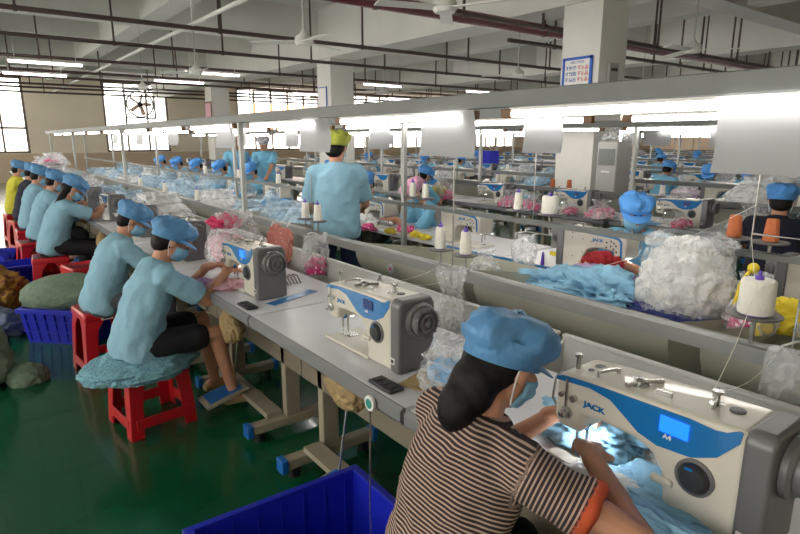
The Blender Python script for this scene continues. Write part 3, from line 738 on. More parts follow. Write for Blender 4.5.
def make_crate(lx, ly, h, label, loc, rz):
    t = thing('plastic_crate', label, 'crate', loc, rz); b = MB(); th = .012; d = .03
    def ring(wx, wy, z): return [(-wx, -wy, z), (wx, -wy, z), (wx, wy, z), (-wx, wy, z)]
    a, c = lx/2, ly/2
    b.loft([ring(a-d, c-d, 0), ring(a, c, h), ring(a-th, c-th, h), ring(a-d-th, c-d-th, .012)], cap=False)
    b.add(ring(a-d, c-d, 0), [(0, 1, 2, 3)]); b.add(ring(a-d-th, c-d-th, .012), [(0, 1, 2, 3)])
    b.build('basket', bluep, t, smooth=False)
    b = MB(); r = []
    o, i_ = .018, -.014
    for (e, z) in ((o, h-.035), (o, h), (i_, h+.004), (i_, h-.006), (o-.006, h-.008), (o-.006, h-.035)): r.append(ring(a+e, c+e, z))
    r.append(r[0]); b.loft(r, cap=False); b.build('rim', bluep, t, bevel=.003)
    n = 7
    for k in range(n):
        f = -1+2*(k+.5)/n
        for s_ in (-1, 1):
            b = MB(); b.bar((f*(a-.02), s_*(c-d+.002), .02), (f*a, s_*(c+.004), h-.03), .012, .012, (1, 0, 0)); b.bar((f*(a-.03), s_*(c-d-th-.001), .03), (f*(a-.01), s_*(c-th-.003), h-.02), .008, .006, (1, 0, 0)); b.build('rib', bluep, t)
    for z in (.35, .65):
        b = MB(); e = d*(1-z)-.004
        r = [ring(a-e, c-e, z*h-.005), ring(a-e+.006, c-e+.006, z*h-.005), ring(a-e+.006, c-e+.006, z*h+.005), ring(a-e, c-e, z*h+.005)]; r.append(r[0]); b.loft(r, cap=False); b.build('hoop', bluep, t)
    return t
make_crate(.64, .46, .335, 'blue plastic crate on the floor at the bottom of the photo', (.755, 1.50, 0), -.03)
make_crate(.60, .44, .29, 'blue plastic crate under the green sack at left', (.58, 5.22, 0), -.78)
make_crate(.58, .42, .29, 'blue plastic crate at the far left behind the green sack', (.25, 7.3, 0), .05)
# ================================================================== SACKS, FLOOR GOODS
o = heap('woven_sack', 'green woven sack lying across the blue crate at left', 'sack', (.60, 5.24, .285), (.40, .24, .25), sackm, 3, amp=.10, ns=1.1, flat=.35, rz=-.6)
b = bagmesh(.62, .20, 8, neck=.3, tie=.85, flare=.45, amp=.1); o = b.build('woven_sack', sackm); o.location = (-.09, 4.5, .0); tag(o, 'grey green woven sack standing at the left edge of the photo', 'sack')
o = heap('sack_tail', 'loose folded end of the sack lying on the green floor at left', 'sack', (.17, 4.40, 0), (.13, .14, .12), sackm, 5, amp=.14, ns=1.5, flat=.3)
o.name = 'folded_sack'
heap('printed_cloth_bundle', 'ochre printed cloth bundle on the floor at the left edge', 'cloth', (.12, 5.75+1.0, .0), (.26, .35, .36), c_ochre, 6, amp=.3)
heap('cloth_bundle', 'slate blue cloth bundle on the floor left of the blue crate', 'cloth', (.0, 5.7, 0), (.26, .3, .22), c_dim, 8, amp=.35)
heap('cloth_bundle', 'dark blue bundle beyond the ochre printed cloth', 'cloth', (.2, 8.3, 0), (.3, .3, .3), c_royal, 9, amp=.3)

# ================================================================== PEOPLE
def V(*a): return Vector(a)
def ik(a, c, l1, l2, pole):
    d = c-a; L = d.length
    if L > (l1+l2)*.995: c = a+d*((l1+l2)*.995/L); d = c-a; L = d.length
    u = d.normalized(); x = (l1*l1-l2*l2+L*L)/(2*L); h = math.sqrt(max(l1*l1-x*x, 0))
    p = pole-u*pole.dot(u); p.normalize()
    return a+u*x+p*h, c
def hand(mb, w, d, n, side, curl=.5, sc=1.0, fine=True):
    # w wrist, d direction of fingers, n back-of-hand normal; side +1 -> thumb on +cross side
    d = d.normalized(); n = (n-d*n.dot(d)).normalized(); s = d.cross(n)*side
    M = Matrix((d, s, n)).transposed()
    mb.ell(w+d*.045*sc, (.052*sc, .040*sc, .017*sc), M)
    mb.cap(w-d*.02, w+d*.03*sc, .024*sc, .026*sc)
    if not fine:
        mb.cap(w+d*.07*sc, w+d*.13*sc-n*.03*curl, .024*sc, .015*sc); mb.cap(w+d*.03+s*.03, w+d*.075+s*.05-n*.02, .013, .01); return
    for k, (off, L) in enumerate(((.028, .068), (.0095, .076), (-.0095, .07), (-.027, .056))):
        p = w+d*.082*sc+s*off*sc; a = curl*(.35+.1*k)
        for j, f in enumerate((.42, .33, .25)):
            dd = d*math.cos(a)-n*math.sin(a)+s*off*1.2
            q = p+dd.normalized()*L*f*sc
            mb.cap(p, q, (.0092-.0008*j)*sc, (.0086-.0010*j)*sc, 10); p = q; a += curl*(.75+.08*k)
    p = w+d*.025*sc+s*.028*sc; a = p+(d*.6+s*.75-n*.3).normalized()*.036*sc; c = a+(d*.9+s*.15-n*.45).normalized()*.03*sc
    mb.cap(p, a, .0125*sc, .010*sc, 10); mb.cap(a, c, .010*sc, .0082*sc, 10)
def person(label, loc, rz, seated=True, lean=22, head=(25, 0), hands=((.50, .10, .86), (.50, -.08, .86)), top=shirt, capmat=capm, maskon=True, tail=None, bottoms=pants, bare=False, vox=.011, hvox=None, sc=1.0, stripes=False, fine=True, feet=None, hipz=None, elbow_out=.5, twist=0, short=False, brim=True, group=None, slp=.78, curl=.6, hairlong=False, poles=None):
    root = thing('person', label, 'person', loc, rz, group); root.scale = (sc, sc, sc)
    hz = hipz if hipz is not None else (.568 if seated else .93)
    l1, l2 = math.radians(lean*.75), math.radians(lean*1.2)
    hip = V(0, 0, hz); u1 = V(math.sin(l1), 0, math.cos(l1)); u2 = V(math.sin(l2), 0, math.cos(l2))
    def spine(t):
        if t <= .24: return hip+u1*t
        return hip+u1*.24+u2*(t-.24)
    def fr(t): return V(math.cos(l1 if t < .2 else l2), 0, -math.sin(l1 if t < .2 else l2))
    tw = math.radians(twist)
    side = V(-math.sin(tw), math.cos(tw), 0)
    ch = spine(.40); neck = spine(.47)
    shL = ch+side*.165+u2*.0; shR = ch-side*.165
    hp, hy = math.radians(head[0]), math.radians(head[1])
    hc = neck+V(math.sin(l2*.8)*.12, 0, .118)+V(.015+.03*math.sin(hp), 0, -.02*math.sin(hp))
    HM = Matrix.Rotation(hy, 3, 'Z') @ Matrix.Rotation(hp, 3, 'Y')
    def hpnt(x, y, z): return hc+HM @ V(x, y, z)
    arms = []
    for s_, sh, h in ((1, shL, hands[0]), (-1, shR, hands[1])):
        pole = V(-.15, s_*elbow_out, -1) if poles is None else V(*poles[0 if s_ > 0 else 1])
        el, wr = ik(sh, V(*h), .275, .245, pole); arms.append((sh, el, wr, s_))
    legs = []
    for s_ in (1, -1):
        h = hip+V(0, s_*.09, -.02)
        f = V(*(feet[0 if s_ > 0 else 1])) if feet else (V(.42, s_*.12, .09) if seated else V(0, s_*.1, .09))
        kn, an = ik(h, f, .41, .41, V(1, s_*.1, .5) if seated else V(1, 0, 0)); legs.append((h, kn, an, s_))
    # skin: one continuous body
    b = MB()
    def rings(spec, n=20):
        R = []
        for t, rx, ry in spec:
            c = spine(t); f = fr(t); R.append([c+f*rx*math.cos(2*PI*k/n)+(side if t > .2 else V(0, 1, 0))*ry*math.sin(2*PI*k/n) for k in range(n)])
        return R
    b.loft(rings([(-.09, .08, .12), (-.03, .10, .15), (.1, .095, .13), (.25, .095, .14), (.38, .09, .14), (.44, .06, .08), (.47, .04, .045)]))
    b.cap(shL, shR, .045, .045)
    b.cap(spine(.42), hc+HM @ V(-.025, 0, -.05), .056, .050)
    b.ell(hpnt(-.012, 0, .02), (.093, .076, .098), HM); b.ell(hpnt(.022, 0, -.038), (.066, .061, .075), HM)
    b.ell(hpnt(.052, 0, -.082), (.03, .032, .026), HM)
    b.cap(hpnt(.08, 0, .018), hpnt(.103, 0, -.022), .008, .014); b.ell(hpnt(.088, 0, -.057), (.012, .024, .010), HM)
    for s_ in (1, -1):
        b.ell(hpnt(-.008, s_*.078, -.005), (.018, .010, .030), HM); b.ell(hpnt(.055, s_*.035, -.025), (.03, .026, .03), HM)
        b.ell(hpnt(.078, s_*.030, .032), (.014, .026, .008), HM)
    for sh, el, wr, s_ in arms:
        b.cap(sh, el, .044, .037); b.cap(el, wr, .037, .024)
        ax = (wr-el).normalized(); tgt = V(.75, -s_*.35, -.35)
        d = (ax*.6+tgt*.6).normalized()
        if hvox is None: hand(b, wr, d, V(.2, 0, 1), -s_, curl, sc=1, fine=fine and vox < .009)
        else: hand(b, wr, d, V(.2, 0, 1), -s_, curl)
    for h, kn, an, s_ in legs:
        b.cap(h, kn, .07, .052); b.cap(kn, an, .05, .033); b.cap(an+V(-.03, 0, -.04), an+V(.14, s_*.02, -.058), .036, .026)
    link(sculpt(b, hvox or vox, 2), 'body', skin, root)
    # shirt
    b = MB()
    b.loft(rings([(-.10, .125, .17), (-.05, .14, .182), (.04, .135, .175), (.14, .125, .165), (.26, .122, .172), (.36, .115, .178), (.42, .09, .155), (.455, .068, .085), (.465, .06, .065)]))
    b.cap(shL, shR, .060, .060)
    for sh, el, wr, s_ in arms:
        e = sh.lerp(el, slp); b.cap(sh, sh.lerp(el, .25), .061, .060)
        b.tube([sh, sh.lerp(el, slp*.5), e], [.061, .060, .065], 16)
    me = sculpt(b, .009 if vox < .01 else .013, 3, .009, 8.0, seed=loc[1])
    so = link(me, 'shirt', top, root)
    if stripes:
        a1 = me.attributes.new('s', 'FLOAT', 'POINT'); a2 = me.attributes.new('trim', 'FLOAT', 'POINT'); s1 = []; s2 = []
        for v in me.vertices:
            p = v.co; bd = (p-spine(.2)).dot(u2)+.0; val = bd; tr = 0
            # torso: arc length with sagging rows
            for sh, el, wr, s_ in arms:
                ax = el-sh; L = ax.length; t = (p-sh).dot(ax)/(L*L); q = sh+ax*max(0, min(1, t)); dist = (p-q).length
                lat = (p-spine(.4)).dot(side)*s_
                if dist < .085 and t > .06 and lat > .135:
                    val = -t*L; tr = 1 if t*L > L*slp-.022 else 0
            s1.append(val); s2.append(tr)
        a1.data.foreach_set('value', s1); a2.data.foreach_set('value', s2)
    if not stripes:
        c = MB(); n = 18
        R = []
        for (t, r, z) in ((.445, .072, 0), (.475, .062, .0)):
            cc = spine(t); R.append([cc+fr(t)*r*math.cos(2*PI*k/n)+V(0, 1, 0)*r*1.05*math.sin(2*PI*k/n) for k in range(n)])
        c.loft(R, cap=False); co = c.build('collar', top, root); sd = co.modifiers.new('t', 'SOLIDIFY'); sd.thickness = .008
    # trousers and shoes
    b = MB(); b.loft(rings([(-.13, .10, .13), (-.10, .112, .15), (-.04, .115, .155), (.02, .10, .14)]))
    for h, kn, an, s_ in legs:
        if bare: b.cap(h, h.lerp(kn, .75), .088, .078)
        else: b.cap(h, kn, .088, .066); b.tube([kn, kn.lerp(an, .5), kn.lerp(an, .93)], [.066, .06, .055], 14)
    link(sculpt(b, .012, 3, .006, 7, seed=loc[1]+3), 'trousers', bottoms, root)
    if vox < .013:
        for h, kn, an, s_ in legs:
            b = MB(); b.cap(an+V(-.045, 0, -.052), an+V(.16, s_*.02, -.062), .034, .030); f = b.build('shoe', pants if not bare else c_tan, root)
    # hair
    b = MB(); b.ell(hpnt(-.022, 0, .02), (.087, .081, .090), HM); b.ell(hpnt(-.055, 0, -.03), (.055, .072, .06), HM)
    if hairlong: b.ell(hpnt(-.075, 0, -.075), (.052, .07, .085), HM); b.ell(hpnt(-.095, .0, -.13), (.045, .058, .07), HM); b.ell(hpnt(-.045, .066, -.02), (.04, .018, .06), HM)
    if tail: 
        pts = [hpnt(-.10, 0, -.02)]+[V(*p) for p in tail]; b.tube(pts, [.028]+[.034]*(len(pts)-2)+[.012], 10)
    link(sculpt(b, .008 if vox < .01 else .012, 3, .0022, 16, seed=2), 'hair', hair, root)
    # eyes and brows
    for s_ in (1, -1):
        e = MB(); e.ell(hpnt(.079, s_*.031, .008), (.008, .014, .006), HM, 10, 6); eo = e.build('eye', card_m, root)
        e = MB(); e.ell(hpnt(.084, s_*.031, .007), (.0045, .006, .005), HM, 8, 6); e.build('iris', black, eo)
        e = MB(); e.cap(hpnt(.09, s_*.014, .032), hpnt(.08, s_*.05, .033), .0035, .002, 6); e.build('eyebrow', hair, root)
    if not maskon:
        e = MB(); e.ell(hpnt(.098, 0, -.056), (.005, .021, .006), HM, 10, 6); e.build('lips', mat('lips', (170, 92, 84), .5), root)
    if maskon:
        n, m_ = 14, 9; pts = []
        for j in range(m_+1):
            v = j/m_; z = -.006-.098*v
            for i in range(n+1):
                a = math.radians(-82+164*i/n); w = .072*(1-.25*v**2); fx = .112-.022*(2*v-.7)**2+.004*math.sin(v*22)
                pts.append(hpnt(-.002+(fx)*math.cos(a)**.75 if math.cos(a) > 0 else 0, w*math.sin(a), z+.012*abs(math.sin(a))*(1 if v > .5 else -1)))
        mk_ = MB(); mk_.add(pts, [(j*(n+1)+i, j*(n+1)+i+1, (j+1)*(n+1)+i+1, (j+1)*(n+1)+i) for j in range(m_) for i in range(n)])
        mo = mk_.build('face_mask', maskm, root, ang=80); sd = mo.modifiers.new('t', 'SOLIDIFY'); sd.thickness = .002
        for s_ in (1, -1):
            e = MB(); e.tube([hpnt(.005, s_*.073, -.015), hpnt(-.012, s_*.083, .02), hpnt(-.028, s_*.082, .0), hpnt(-.022, s_*.078, -.035), hpnt(.0, s_*.066, -.085)], .0022, 6); e.build('ear_loop', card_m, mo)
    if capmat:
        n, rows = 56, 14; prof = [(.096, .008), (.097, .030), (.104, .040), (.111, .054), (.115, .070), (.113, .086), (.104, .102), (.090, .114), (.068, .123), (.045, .128), (.022, .130), (.004, .131)]
        R = []; sv = V(loc[1]*3, loc[0]*5, 0)
        for j, (r, z) in enumerate(prof):
            ring = []
            for k in range(n):
                a = 2*PI*k/n; pl = .0022*math.sin(a*26)*(1 if 1 < j < 6 else 0)
                w_ = (.015*(1-abs(noise.noise(V(math.cos(a)*r*15, math.sin(a)*r*15, z*16)+sv))*2.8)+.006*noise.noise(V(math.cos(a)*r*40, math.sin(a)*r*40, z*40)+sv)-.006)*(0 if j < 2 else min(1, (j-1)/3))
                rr = r+pl+w_*(1 if j < 9 else .3)
                x = rr*1.08*math.cos(a)-.018; y = rr*.95*math.sin(a)
                ring.append(hpnt(x, y, z+(w_*.9 if j > 4 else 0)-.10*x*(1 if x < 0 else -.1)*-1-.0+(0.0)))
            R.append(ring)
        cb = MB(); cb.loft(R, cap=False); cb.add(R[-1], [tuple(range(n))])
        co = cb.build('cap', capmat, root, ang=80); sd = co.modifiers.new('t', 'SOLIDIFY'); sd.thickness = .003
        if brim:
            bb = MB(); m2 = 20; pi_, po = [], []
            for g in (0, .004):
                for k in range(m2+1):
                    a = math.radians(-68+136*k/m2); e = .052*math.cos(a*1.25)**.8 if abs(a*1.25) < PI/2 else 0
                    pi_.append(hpnt(.096*1.06*math.cos(a)-.018, .096*.93*math.sin(a), .026+g)); po.append(hpnt((.100+e)*1.06*math.cos(a)-.018, (.100+e*.6)*.95*math.sin(a), .020+g-.35*e))
            q = m2+1; vs = pi_+po; fs = []
            for k in range(m2):
                fs += [(k, k+1, 2*q+k+1, 2*q+k), (q+k, 3*q+k, 3*q+k+1, q+k+1), (2*q+k, 2*q+k+1, 3*q+k+1, 3*q+k), (k, q+k, q+k+1, k+1)]
            bb.add(vs, fs); bb.build('cap_brim', capmat, co)
    return root
stripe_m = mat('striped_knit', (40, 34, 34), .9); nt = stripe_m.node_tree; N = nt.nodes; L = nt.links
at = N.new('ShaderNodeAttribute'); at.attribute_name = 's'
m1 = N.new('ShaderNodeMath'); m1.operation = 'DIVIDE'; m1.inputs[1].default_value = .0104; L.new(at.outputs['Fac'], m1.inputs[0])
m2 = N.new('ShaderNodeMath'); m2.operation = 'FRACT'; L.new(m1.outputs[0], m2.inputs[0])
m3 = N.new('ShaderNodeMath'); m3.operation = 'GREATER_THAN'; m3.inputs[1].default_value = .60; L.new(m2.outputs[0], m3.inputs[0])
mx = N.new('ShaderNodeMix'); mx.data_type = 'RGBA'; mx.inputs[6].default_value = lin((50, 38, 40))+(1,); mx.inputs[7].default_value = lin((182, 158, 144))+(1,); L.new(m3.outputs[0], mx.inputs[0])
at2 = N.new('ShaderNodeAttribute'); at2.attribute_name = 'trim'
mx2 = N.new('ShaderNodeMix'); mx2.data_type = 'RGBA'; mx2.inputs[7].default_value = lin((196, 84, 48))+(1,); L.new(at2.outputs['Fac'], mx2.inputs[0]); L.new(mx.outputs[2], mx2.inputs[6]); L.new(mx2.outputs[2], N['Principled BSDF'].inputs['Base Color'])

person('person in a brown and cream striped shirt, blue cap and mask, sewing in the foreground', (.775, .88, 0), -.12, sc=.94, lean=18, hipz=.595, head=(24, -2), hands=((.44, .05, .93), (.342, -.173, .936)), top=stripe_m, hairlong=True, vox=.007, hvox=.0042, stripes=True, feet=((.5, .14, .09), (.52, -.1, .09)), curl=.75, poles=((-.3, .6, -1), (.0, -1.0, -.3)), slp=.64)
person('person in light blue shirt, nearest seated worker at left, floral cloth under them', (.64, 3.20, 0), 0, sc=.95, lean=22, head=(28, -8), hands=((.46, .10, .91), (.53, -.06, .91)), bare=True, vox=.0085, hvox=.005, feet=((.46, .12, .17), (.50, -.1, .15)), poles=((-.3, .5, -1), (-.1, -.5, -1)))
person('person in light blue shirt, mask and blue cap, seated just behind the nearest left worker', (.66, 4.26, 0), -.02, sc=.95, lean=24, head=(32, -10), vox=.010, bottoms=mat('grey_trousers', (90, 94, 104), .8), poles=((-.3, .5, -1), (-.1, -.6, -1)))
person('person in light blue shirt with long black ponytail down the back, at left', (.64, 6.62, 0), 0, lean=22, head=(38, 0), vox=.011, tail=((.17, -.03, 1.10), (.10, -.05, 1.0), (.03, -.06, .88), (.0, -.06, .80)), maskon=True, hands=((.5, .1, .9), (.56, -.06, .98)))
person('person in light blue shirt and cap behind the ponytail worker', (.64, 7.72, 0), 0, lean=20, head=(30, 0), vox=.013)
person('person in light blue shirt, third worker beyond the nearest pair at left', (.64, 8.75, 0), 0, lean=14, head=(30, 0), vox=.013)
person('person in black top and blue cap, at the far left before the yellow shirt', (.64, 9.7, 0), 0, lean=15, head=(28, 0), top=navy, vox=.013)
person('person in a yellow shirt and blue cap at the left edge', (.60, 10.7, 0), 0, lean=10, head=(25, 0), top=yel, vox=.013)
person('person standing with back turned, light blue shirt, dark jeans and lime green cap', (2.36, 3.93, 0), math.radians(60), sc=1.035, seated=False, lean=4, head=(12, -18), hands=((.34, .20, .97), (.34, -.20, .97)), capmat=capgreen, brim=False, bottoms=jeans, vox=.010, maskon=True, poles=((-.7, .35, -.8), (-.7, -.35, -.8)), slp=.85, hipz=.90)
person('person in light blue shirt and bright blue cap sewing behind the large white bundle', (3.62, 2.02, 0), PI+.1, lean=17, head=(20, 36), capmat=capm2, vox=.010, hands=((.50, .10, .86), (.52, -.12, .86)), top=shirt3)
person('person in a dark navy shirt and blue cap seen from behind at the right edge', (4.78, 1.66, 0), .25, lean=12, head=(12, 5), top=navy, capmat=capm2, vox=.011)
person('person in light blue with a pale pink cap leaning over the second row table', (3.72, 4.22, 0), PI-.35, lean=26, head=(38, 0), capmat=cappink, top=shirt3, vox=.011, brim=False)
person('person in blue with bright blue cap right behind the standing worker', (3.80, 5.35, 0), PI+.2, lean=24, head=(30, 0), capmat=capm2, vox=.013, top=shirt2)
person('person with black hair facing the camera, standing left in the pair behind the nearest post', (3.95, 10.0, 0), PI+.85, seated=False, lean=3, head=(8, 0), capmat=None, maskon=False, top=shirt3, vox=.013)
person('person in pale lilac cap and blue shirt facing the camera, right of the standing pair', (4.35, 9.7, 0), PI+.9, seated=False, lean=6, head=(14, 0), capmat=capwhite, maskon=False, top=shirt3, vox=.013, brim=False)
# distant workers share one seated figure
pf = tree(person('x', (0, 0, 0), 0, lean=22, head=(28, 0), capmat=capm2, top=shirt3, vox=.018, fine=False)); pu = []
rnd = random.Random(3)
far = [(2.35+1.4, 8.4, PI, 'worker with blue cap behind the second row bundles, nearest in the far left'), (3.75, 9.7, PI, 'worker with blue cap behind the second row, second of the far left line'), (3.75, 10.9, PI, 'worker with blue cap behind the second row, third of the far left line'), (3.75, 12.1, PI, 'worker with blue cap behind the second row, fourth of the far left line'), (3.75, 13.3, PI, 'worker with blue cap behind the second row, farthest of the far left line'),
       (4.75, 6.0, 0, 'worker with blue cap seated at the third row, left of the standing worker'), (4.75, 8.5, 0, 'worker with blue cap at the third row near the nearest post'), (4.75, 12.1, 0, 'worker with blue cap at the third row, far along it')]
for x, y, rz, l in far: put(pf, pu, loc=(x, y, 0), rz=rz, label=l)
for x, y, l in [(7.9+.9, 3.9, 'worker in bright blue cap beyond the third row, right of the near column'), (8.9, 2.7, 'worker in blue cap above the white heap at the far right')]: put(pf, pu, loc=(x, y, 0), rz=PI, label=l)
for x in (9.1, 13.4, 17.8, 22.2):
    for i in range(12):
        y = 2.4+1.24*i
        if seen(x, y, 1, 0) and rnd.random() < .6: put(pf, pu, loc=(x+(.35 if i % 2 else -.1), y, 0), rz=PI if i % 2 else 0, label='seated worker in blue shirt and cap in the distant rows', group='workers of the distant rows')

# ================================================================== SPOOLS
def make_stand():
    t = thing('spool_stand', 'x', 'spool stand')
    b = MB(); b.tube([(0, 0, -.09), (0, 0, .0)], .006, 8); b.build('stem', steel, t)
    b = MB(); b.lathe([(.0, 0), (.058, 0), (.062, .004), (.06, .008), (.0, .008)], (0, 0, 0), 28); b.build('disc', discm, t)
    return tree(t)
def make_cone(m, r0, r1, h, tip=True, name='thread_spool'):
    t = thing(name, 'x', 'spool')
    b = MB(); b.lathe([(0, .004), (r0*.97, .004), (r0, .012), (r1, h-.006), (r1*.9, h), (0, h)], (0, 0, 0), 28); b.build('thread', m, t)
    if tip: b = MB(); b.lathe([(.013, h-.01), (.013, h+.010), (.011, h+.012), (.005, h+.014), (.004, h+.028), (.0, h+.03)], (0, 0, 0), 14); b.build('core', pspool, t)
    b = MB(); b.lathe([(0, 0), (r0*.85, 0), (r0*.85, .005), (0, .005)], (0, 0, 0), 20); b.build('base_ring', pspool if tip else brown, t)
    return tree(t)
stand = make_stand(); stu = []
c1 = make_cone(tspool, .031, .024, .115); c1u = []
cbig = make_cone(tspool, .052, .050, .112, name='thread_spool'); cbu = []
cor = make_cone(ospool, .034, .026, .105, tip=False); cou = []
SP = [(1.95, .70, 'b', 'large white thread spool on a disc at the right, on the aluminium rail'), (1.97, .50, 'w', 'white spool cut by the right edge on the aluminium rail'),
      (1.95, 2.215, 'w', 'left one of two white spools with violet tips before the second row machine'), (1.95, 2.025, 'w', 'right one of two white spools with violet tips before the second row machine'),
      (1.95, 3.70, 'w', 'left white spool beside the standing worker on the near rail'), (1.95, 3.52, 'w', 'right white spool beside the standing worker on the near rail')]
for x, y, k, l in SP:
    if k == 'b': zz = 1.05
    else: zz = 1.03
    put(stand, stu, loc=(x, y, zz), scale=(1.3, 1.3, 1) if k == 'b' else (1, 1, 1), label='grey disc stand under the '+l.split(' on ')[0].replace('one of two ', '').split(' before ')[0].split(' beside ')[0].split(' cut by')[0]+', '+('at the right edge' if y < 1 else 'photo centre' if y < 3 else 'by the standing worker'))
    put(cbig if k == 'b' else c1, cbu if k == 'b' else c1u, loc=(x, y, zz+.008), label=l)
SP2 = [(2.93, 3.68, 'w', 'left white spool hanging over the pink cap worker'), (2.93, 3.52, 'w', 'right white spool over the pink cap worker'), (2.93, 2.55, 'w', 'slim white spool on the thin rack right of the centre'), (2.93, 2.29, 'b', 'wide white spool on the thin rack above the yellow tagged machine'),
       (2.93, 1.19, 'o', 'left orange thread cone on the thin rack at right'), (2.93, 1.03, 'o', 'right orange thread cone on the thin rack at right')]
for x, y, k, l in SP2:
    put(stand, stu, loc=(x, y, 1.13), label='grey disc under the '+l.split(' of the centre')[0])
    put({'b': cbig, 'w': c1, 'o': cor}[k], {'b': cbu, 'w': c1u, 'o': cou}[k], loc=(x, y, 1.138), label=l)
# spools along the third row and beyond
for i, (x, y) in enumerate([(5.98, 1.9), (5.98, 2.1), (5.98, 3.2), (5.98, 4.4), (5.98, 4.65), (5.98, 5.6), (5.98, 6.9), (5.98, 7.15), (2.93, 6.2), (2.93, 7.4), (2.93, 8.7), (7.6, 4.4), (7.6, 5.6), (7.6, 6.9), (1.95, 6.1), (1.95, 7.3), (1.95, 8.5)]):
    z = .965 if x < 2 else 1.09 if x < 3 else 1.003 if x < 6 else 1.053
    put(cor if i in (3, 4) else c1, cou if i in (3, 4) else c1u, loc=(x, y, z), label=('small brown thread cone on the distant thread racks' if i in (3, 4) else 'small white thread spool on the distant thread racks'), group='brown cones on distant racks' if i in (3, 4) else 'white spools on distant racks')
# thread rods and wire stand
def rod(pts, r, label, m=steel, name='wire_rod', cat='rod'):
    b = MB(); b.tube(pts, r, 6); return tag(b.build(name, m), label, cat)
rod([(1.95, 2.12, .96), (1.95, 2.12, 1.5)], .004, 'upright wire rod between the two violet tipped spools')
rod([(1.95, .585, .96), (1.95, .585, 1.31), (1.95, .74, 1.31)], .0035, 'bent wire thread holder beside the large white spool')
rod([(1.95, 3.6, .96), (1.95, 3.6, 1.35)], .003, 'upright wire rod beside the standing worker')
rod([(2.93, 1.11, 1.08), (2.93, 1.11, 1.5)], .004, 'upright wire rod between the two orange cones')
rod([(2.93, 2.42, 1.08), (2.93, 2.42, 1.6)], .004, 'upright wire rod right of the centre over the second row')
rod([(2.93, 3.6, 1.08), (2.93, 3.6, 1.5)], .003, 'upright wire rod over the pink cap worker')
for i, (a, c) in enumerate([((1.95, .7, 1.17), (1.23, .5, 1.07)), ((1.95, .74, 1.30), (2.0, .70, 1.07)), ((1.95, .62, .95), (1.23, .49, 1.07)), ((1.95, 2.02, .95), (1.23, 1.66, 1.07)), ((1.95, 2.2, .95), (1.2, 1.82, 1.05)), ((2.5, 1.6, .98), (2.93, 1.11, 1.3))]):
    pts = [Vector(a).lerp(Vector(c), k/8)-Vector((0, 0, .03*math.sin(PI*k/8))) for k in range(9)]
    rod(pts, .0011, ['white thread running from the large spool to the foreground machine', 'short thread from the bent wire holder down to the large spool', 'white thread from the near rail to the top of the foreground machine', 'white thread from the rail to the idle machine', 'second thread from the rail to the head of the idle machine', 'thread slanting up to the orange cones'][i], tspool, 'thread_strand', 'thread')

# ================================================================== GOODS ON AND AROUND THE TABLES
def plasticbag(name, label, loc, h, r, content, seed, fm=bagf, neck=.2, tie=.75, n=3, sq=1.0, group=None, rz=0, cr=.75, ch=.36):
    t = thing(name, label, 'bag', loc, rz, group)
    bagmesh(h, r, seed, neck, tie, amp=.1, sq=sq).build('film', fm, t, ang=80)
    rr = random.Random(seed)
    cs = content if isinstance(content, list) else [content]
    for k in range(n):
        m = cs[k % len(cs)]; a = k*2*PI/n+seed
        q = .28*r if n > 1 else 0
        o = link(crumple('contents', (r*cr*.7, r*cr*.7*sq, h*ch), seed*3+k, 6 if n == 1 else 4, .2 if n == 1 else .3, 2.0 if n == 1 else 2.4, .5), 'contents', m, t); o.location = (q*math.cos(a), q*math.sin(a)*sq, .015+(h*.16 if k == n-1 and n > 1 else 0))
    return t
plasticbag('plastic_bag', 'big clear bag of pink and magenta fabric beside the third machine', (1.42, 3.72, .783), .34, .19, [c_palep, c_rose, c_palep], 4, n=4, cr=.95, neck=.5, tie=.8)
heap('magenta_cloth', 'magenta crumpled cloth poking out on top of the pink fabric bag', 'cloth', (1.36, 3.74, 1.02), (.10, .10, .08), c_rose, 12, amp=.45)
plasticbag('plastic_bag', 'clear bag with pale blue fabric on the table behind the striped shirt worker', (1.23, 1.31, .783), .17, .12, [c_blue2, c_white], 5, n=3, neck=.6)
o = bagmesh(.30, .06, 11, neck=.5, tie=.6, flare=.9, amp=.2).build('plastic_bag', bagf); o.location = (1.68, 1.83, .74); tag(o, 'empty clear plastic bag drooping on the trough above the blue cap', 'bag')
def hangbag(x, y, ztop, w, h, m, label, seed, inner=None, fm=bagf):
    t = thing('hanging_bag', label, 'bag', (x, y, ztop))
    b = MB(); R = []
    for i in range(13):
        u = i/12; d = .006+.03*math.sin(PI*min(1, u*1.05))**.8; ww = w/2*(.9+.12*math.sin(PI*u)+.03*math.sin(u*13+seed)); n = 20
        R.append([(d*math.cos(2*PI*k/n)+.006*math.sin(3*u+seed), ww*math.copysign(abs(math.sin(2*PI*k/n))**.7, math.sin(2*PI*k/n)), -h*u) for k in range(n)])
    b.loft(R); b.build('film', fm, t, ang=80)
    if inner:
        o = link(crumple('contents', (.036, w*.42, h*.42), seed, 4, .25, 2.5, .5), 'contents', m, t); o.location = (.005, 0, -h*.97)
    b = MB(); b.tube([(0, -w*.3, 0), (.08, -w*.25, .0), (.22, -w*.2, -.03)], .004, 6); b.tube([(0, w*.3, 0), (.08, w*.25, .0), (.22, w*.2, -.03)], .004, 6); b.build('strap', card_m, t)
    return t
hangbag(1.86, 3.94, .955, .17, .26, c_pink, 'clear bag with pink spotted fabric hanging on the rail, right of the salmon cloth', 3, True).location = (1.70, 3.11, 1.02)
bpy.data.objects['hanging_bag'].rotation_euler.z = .85
bpy.context.view_layer.update()
t = thing('hanging_cloth', 'salmon patterned cloth clipped under the near rail', 'cloth', (1.70, 3.62, .76), .7)
o = link(crumple('cloth', (.035, .10, .26), 31, 5, .25, 2.2, .9), 'cloth', c_salmon, t)
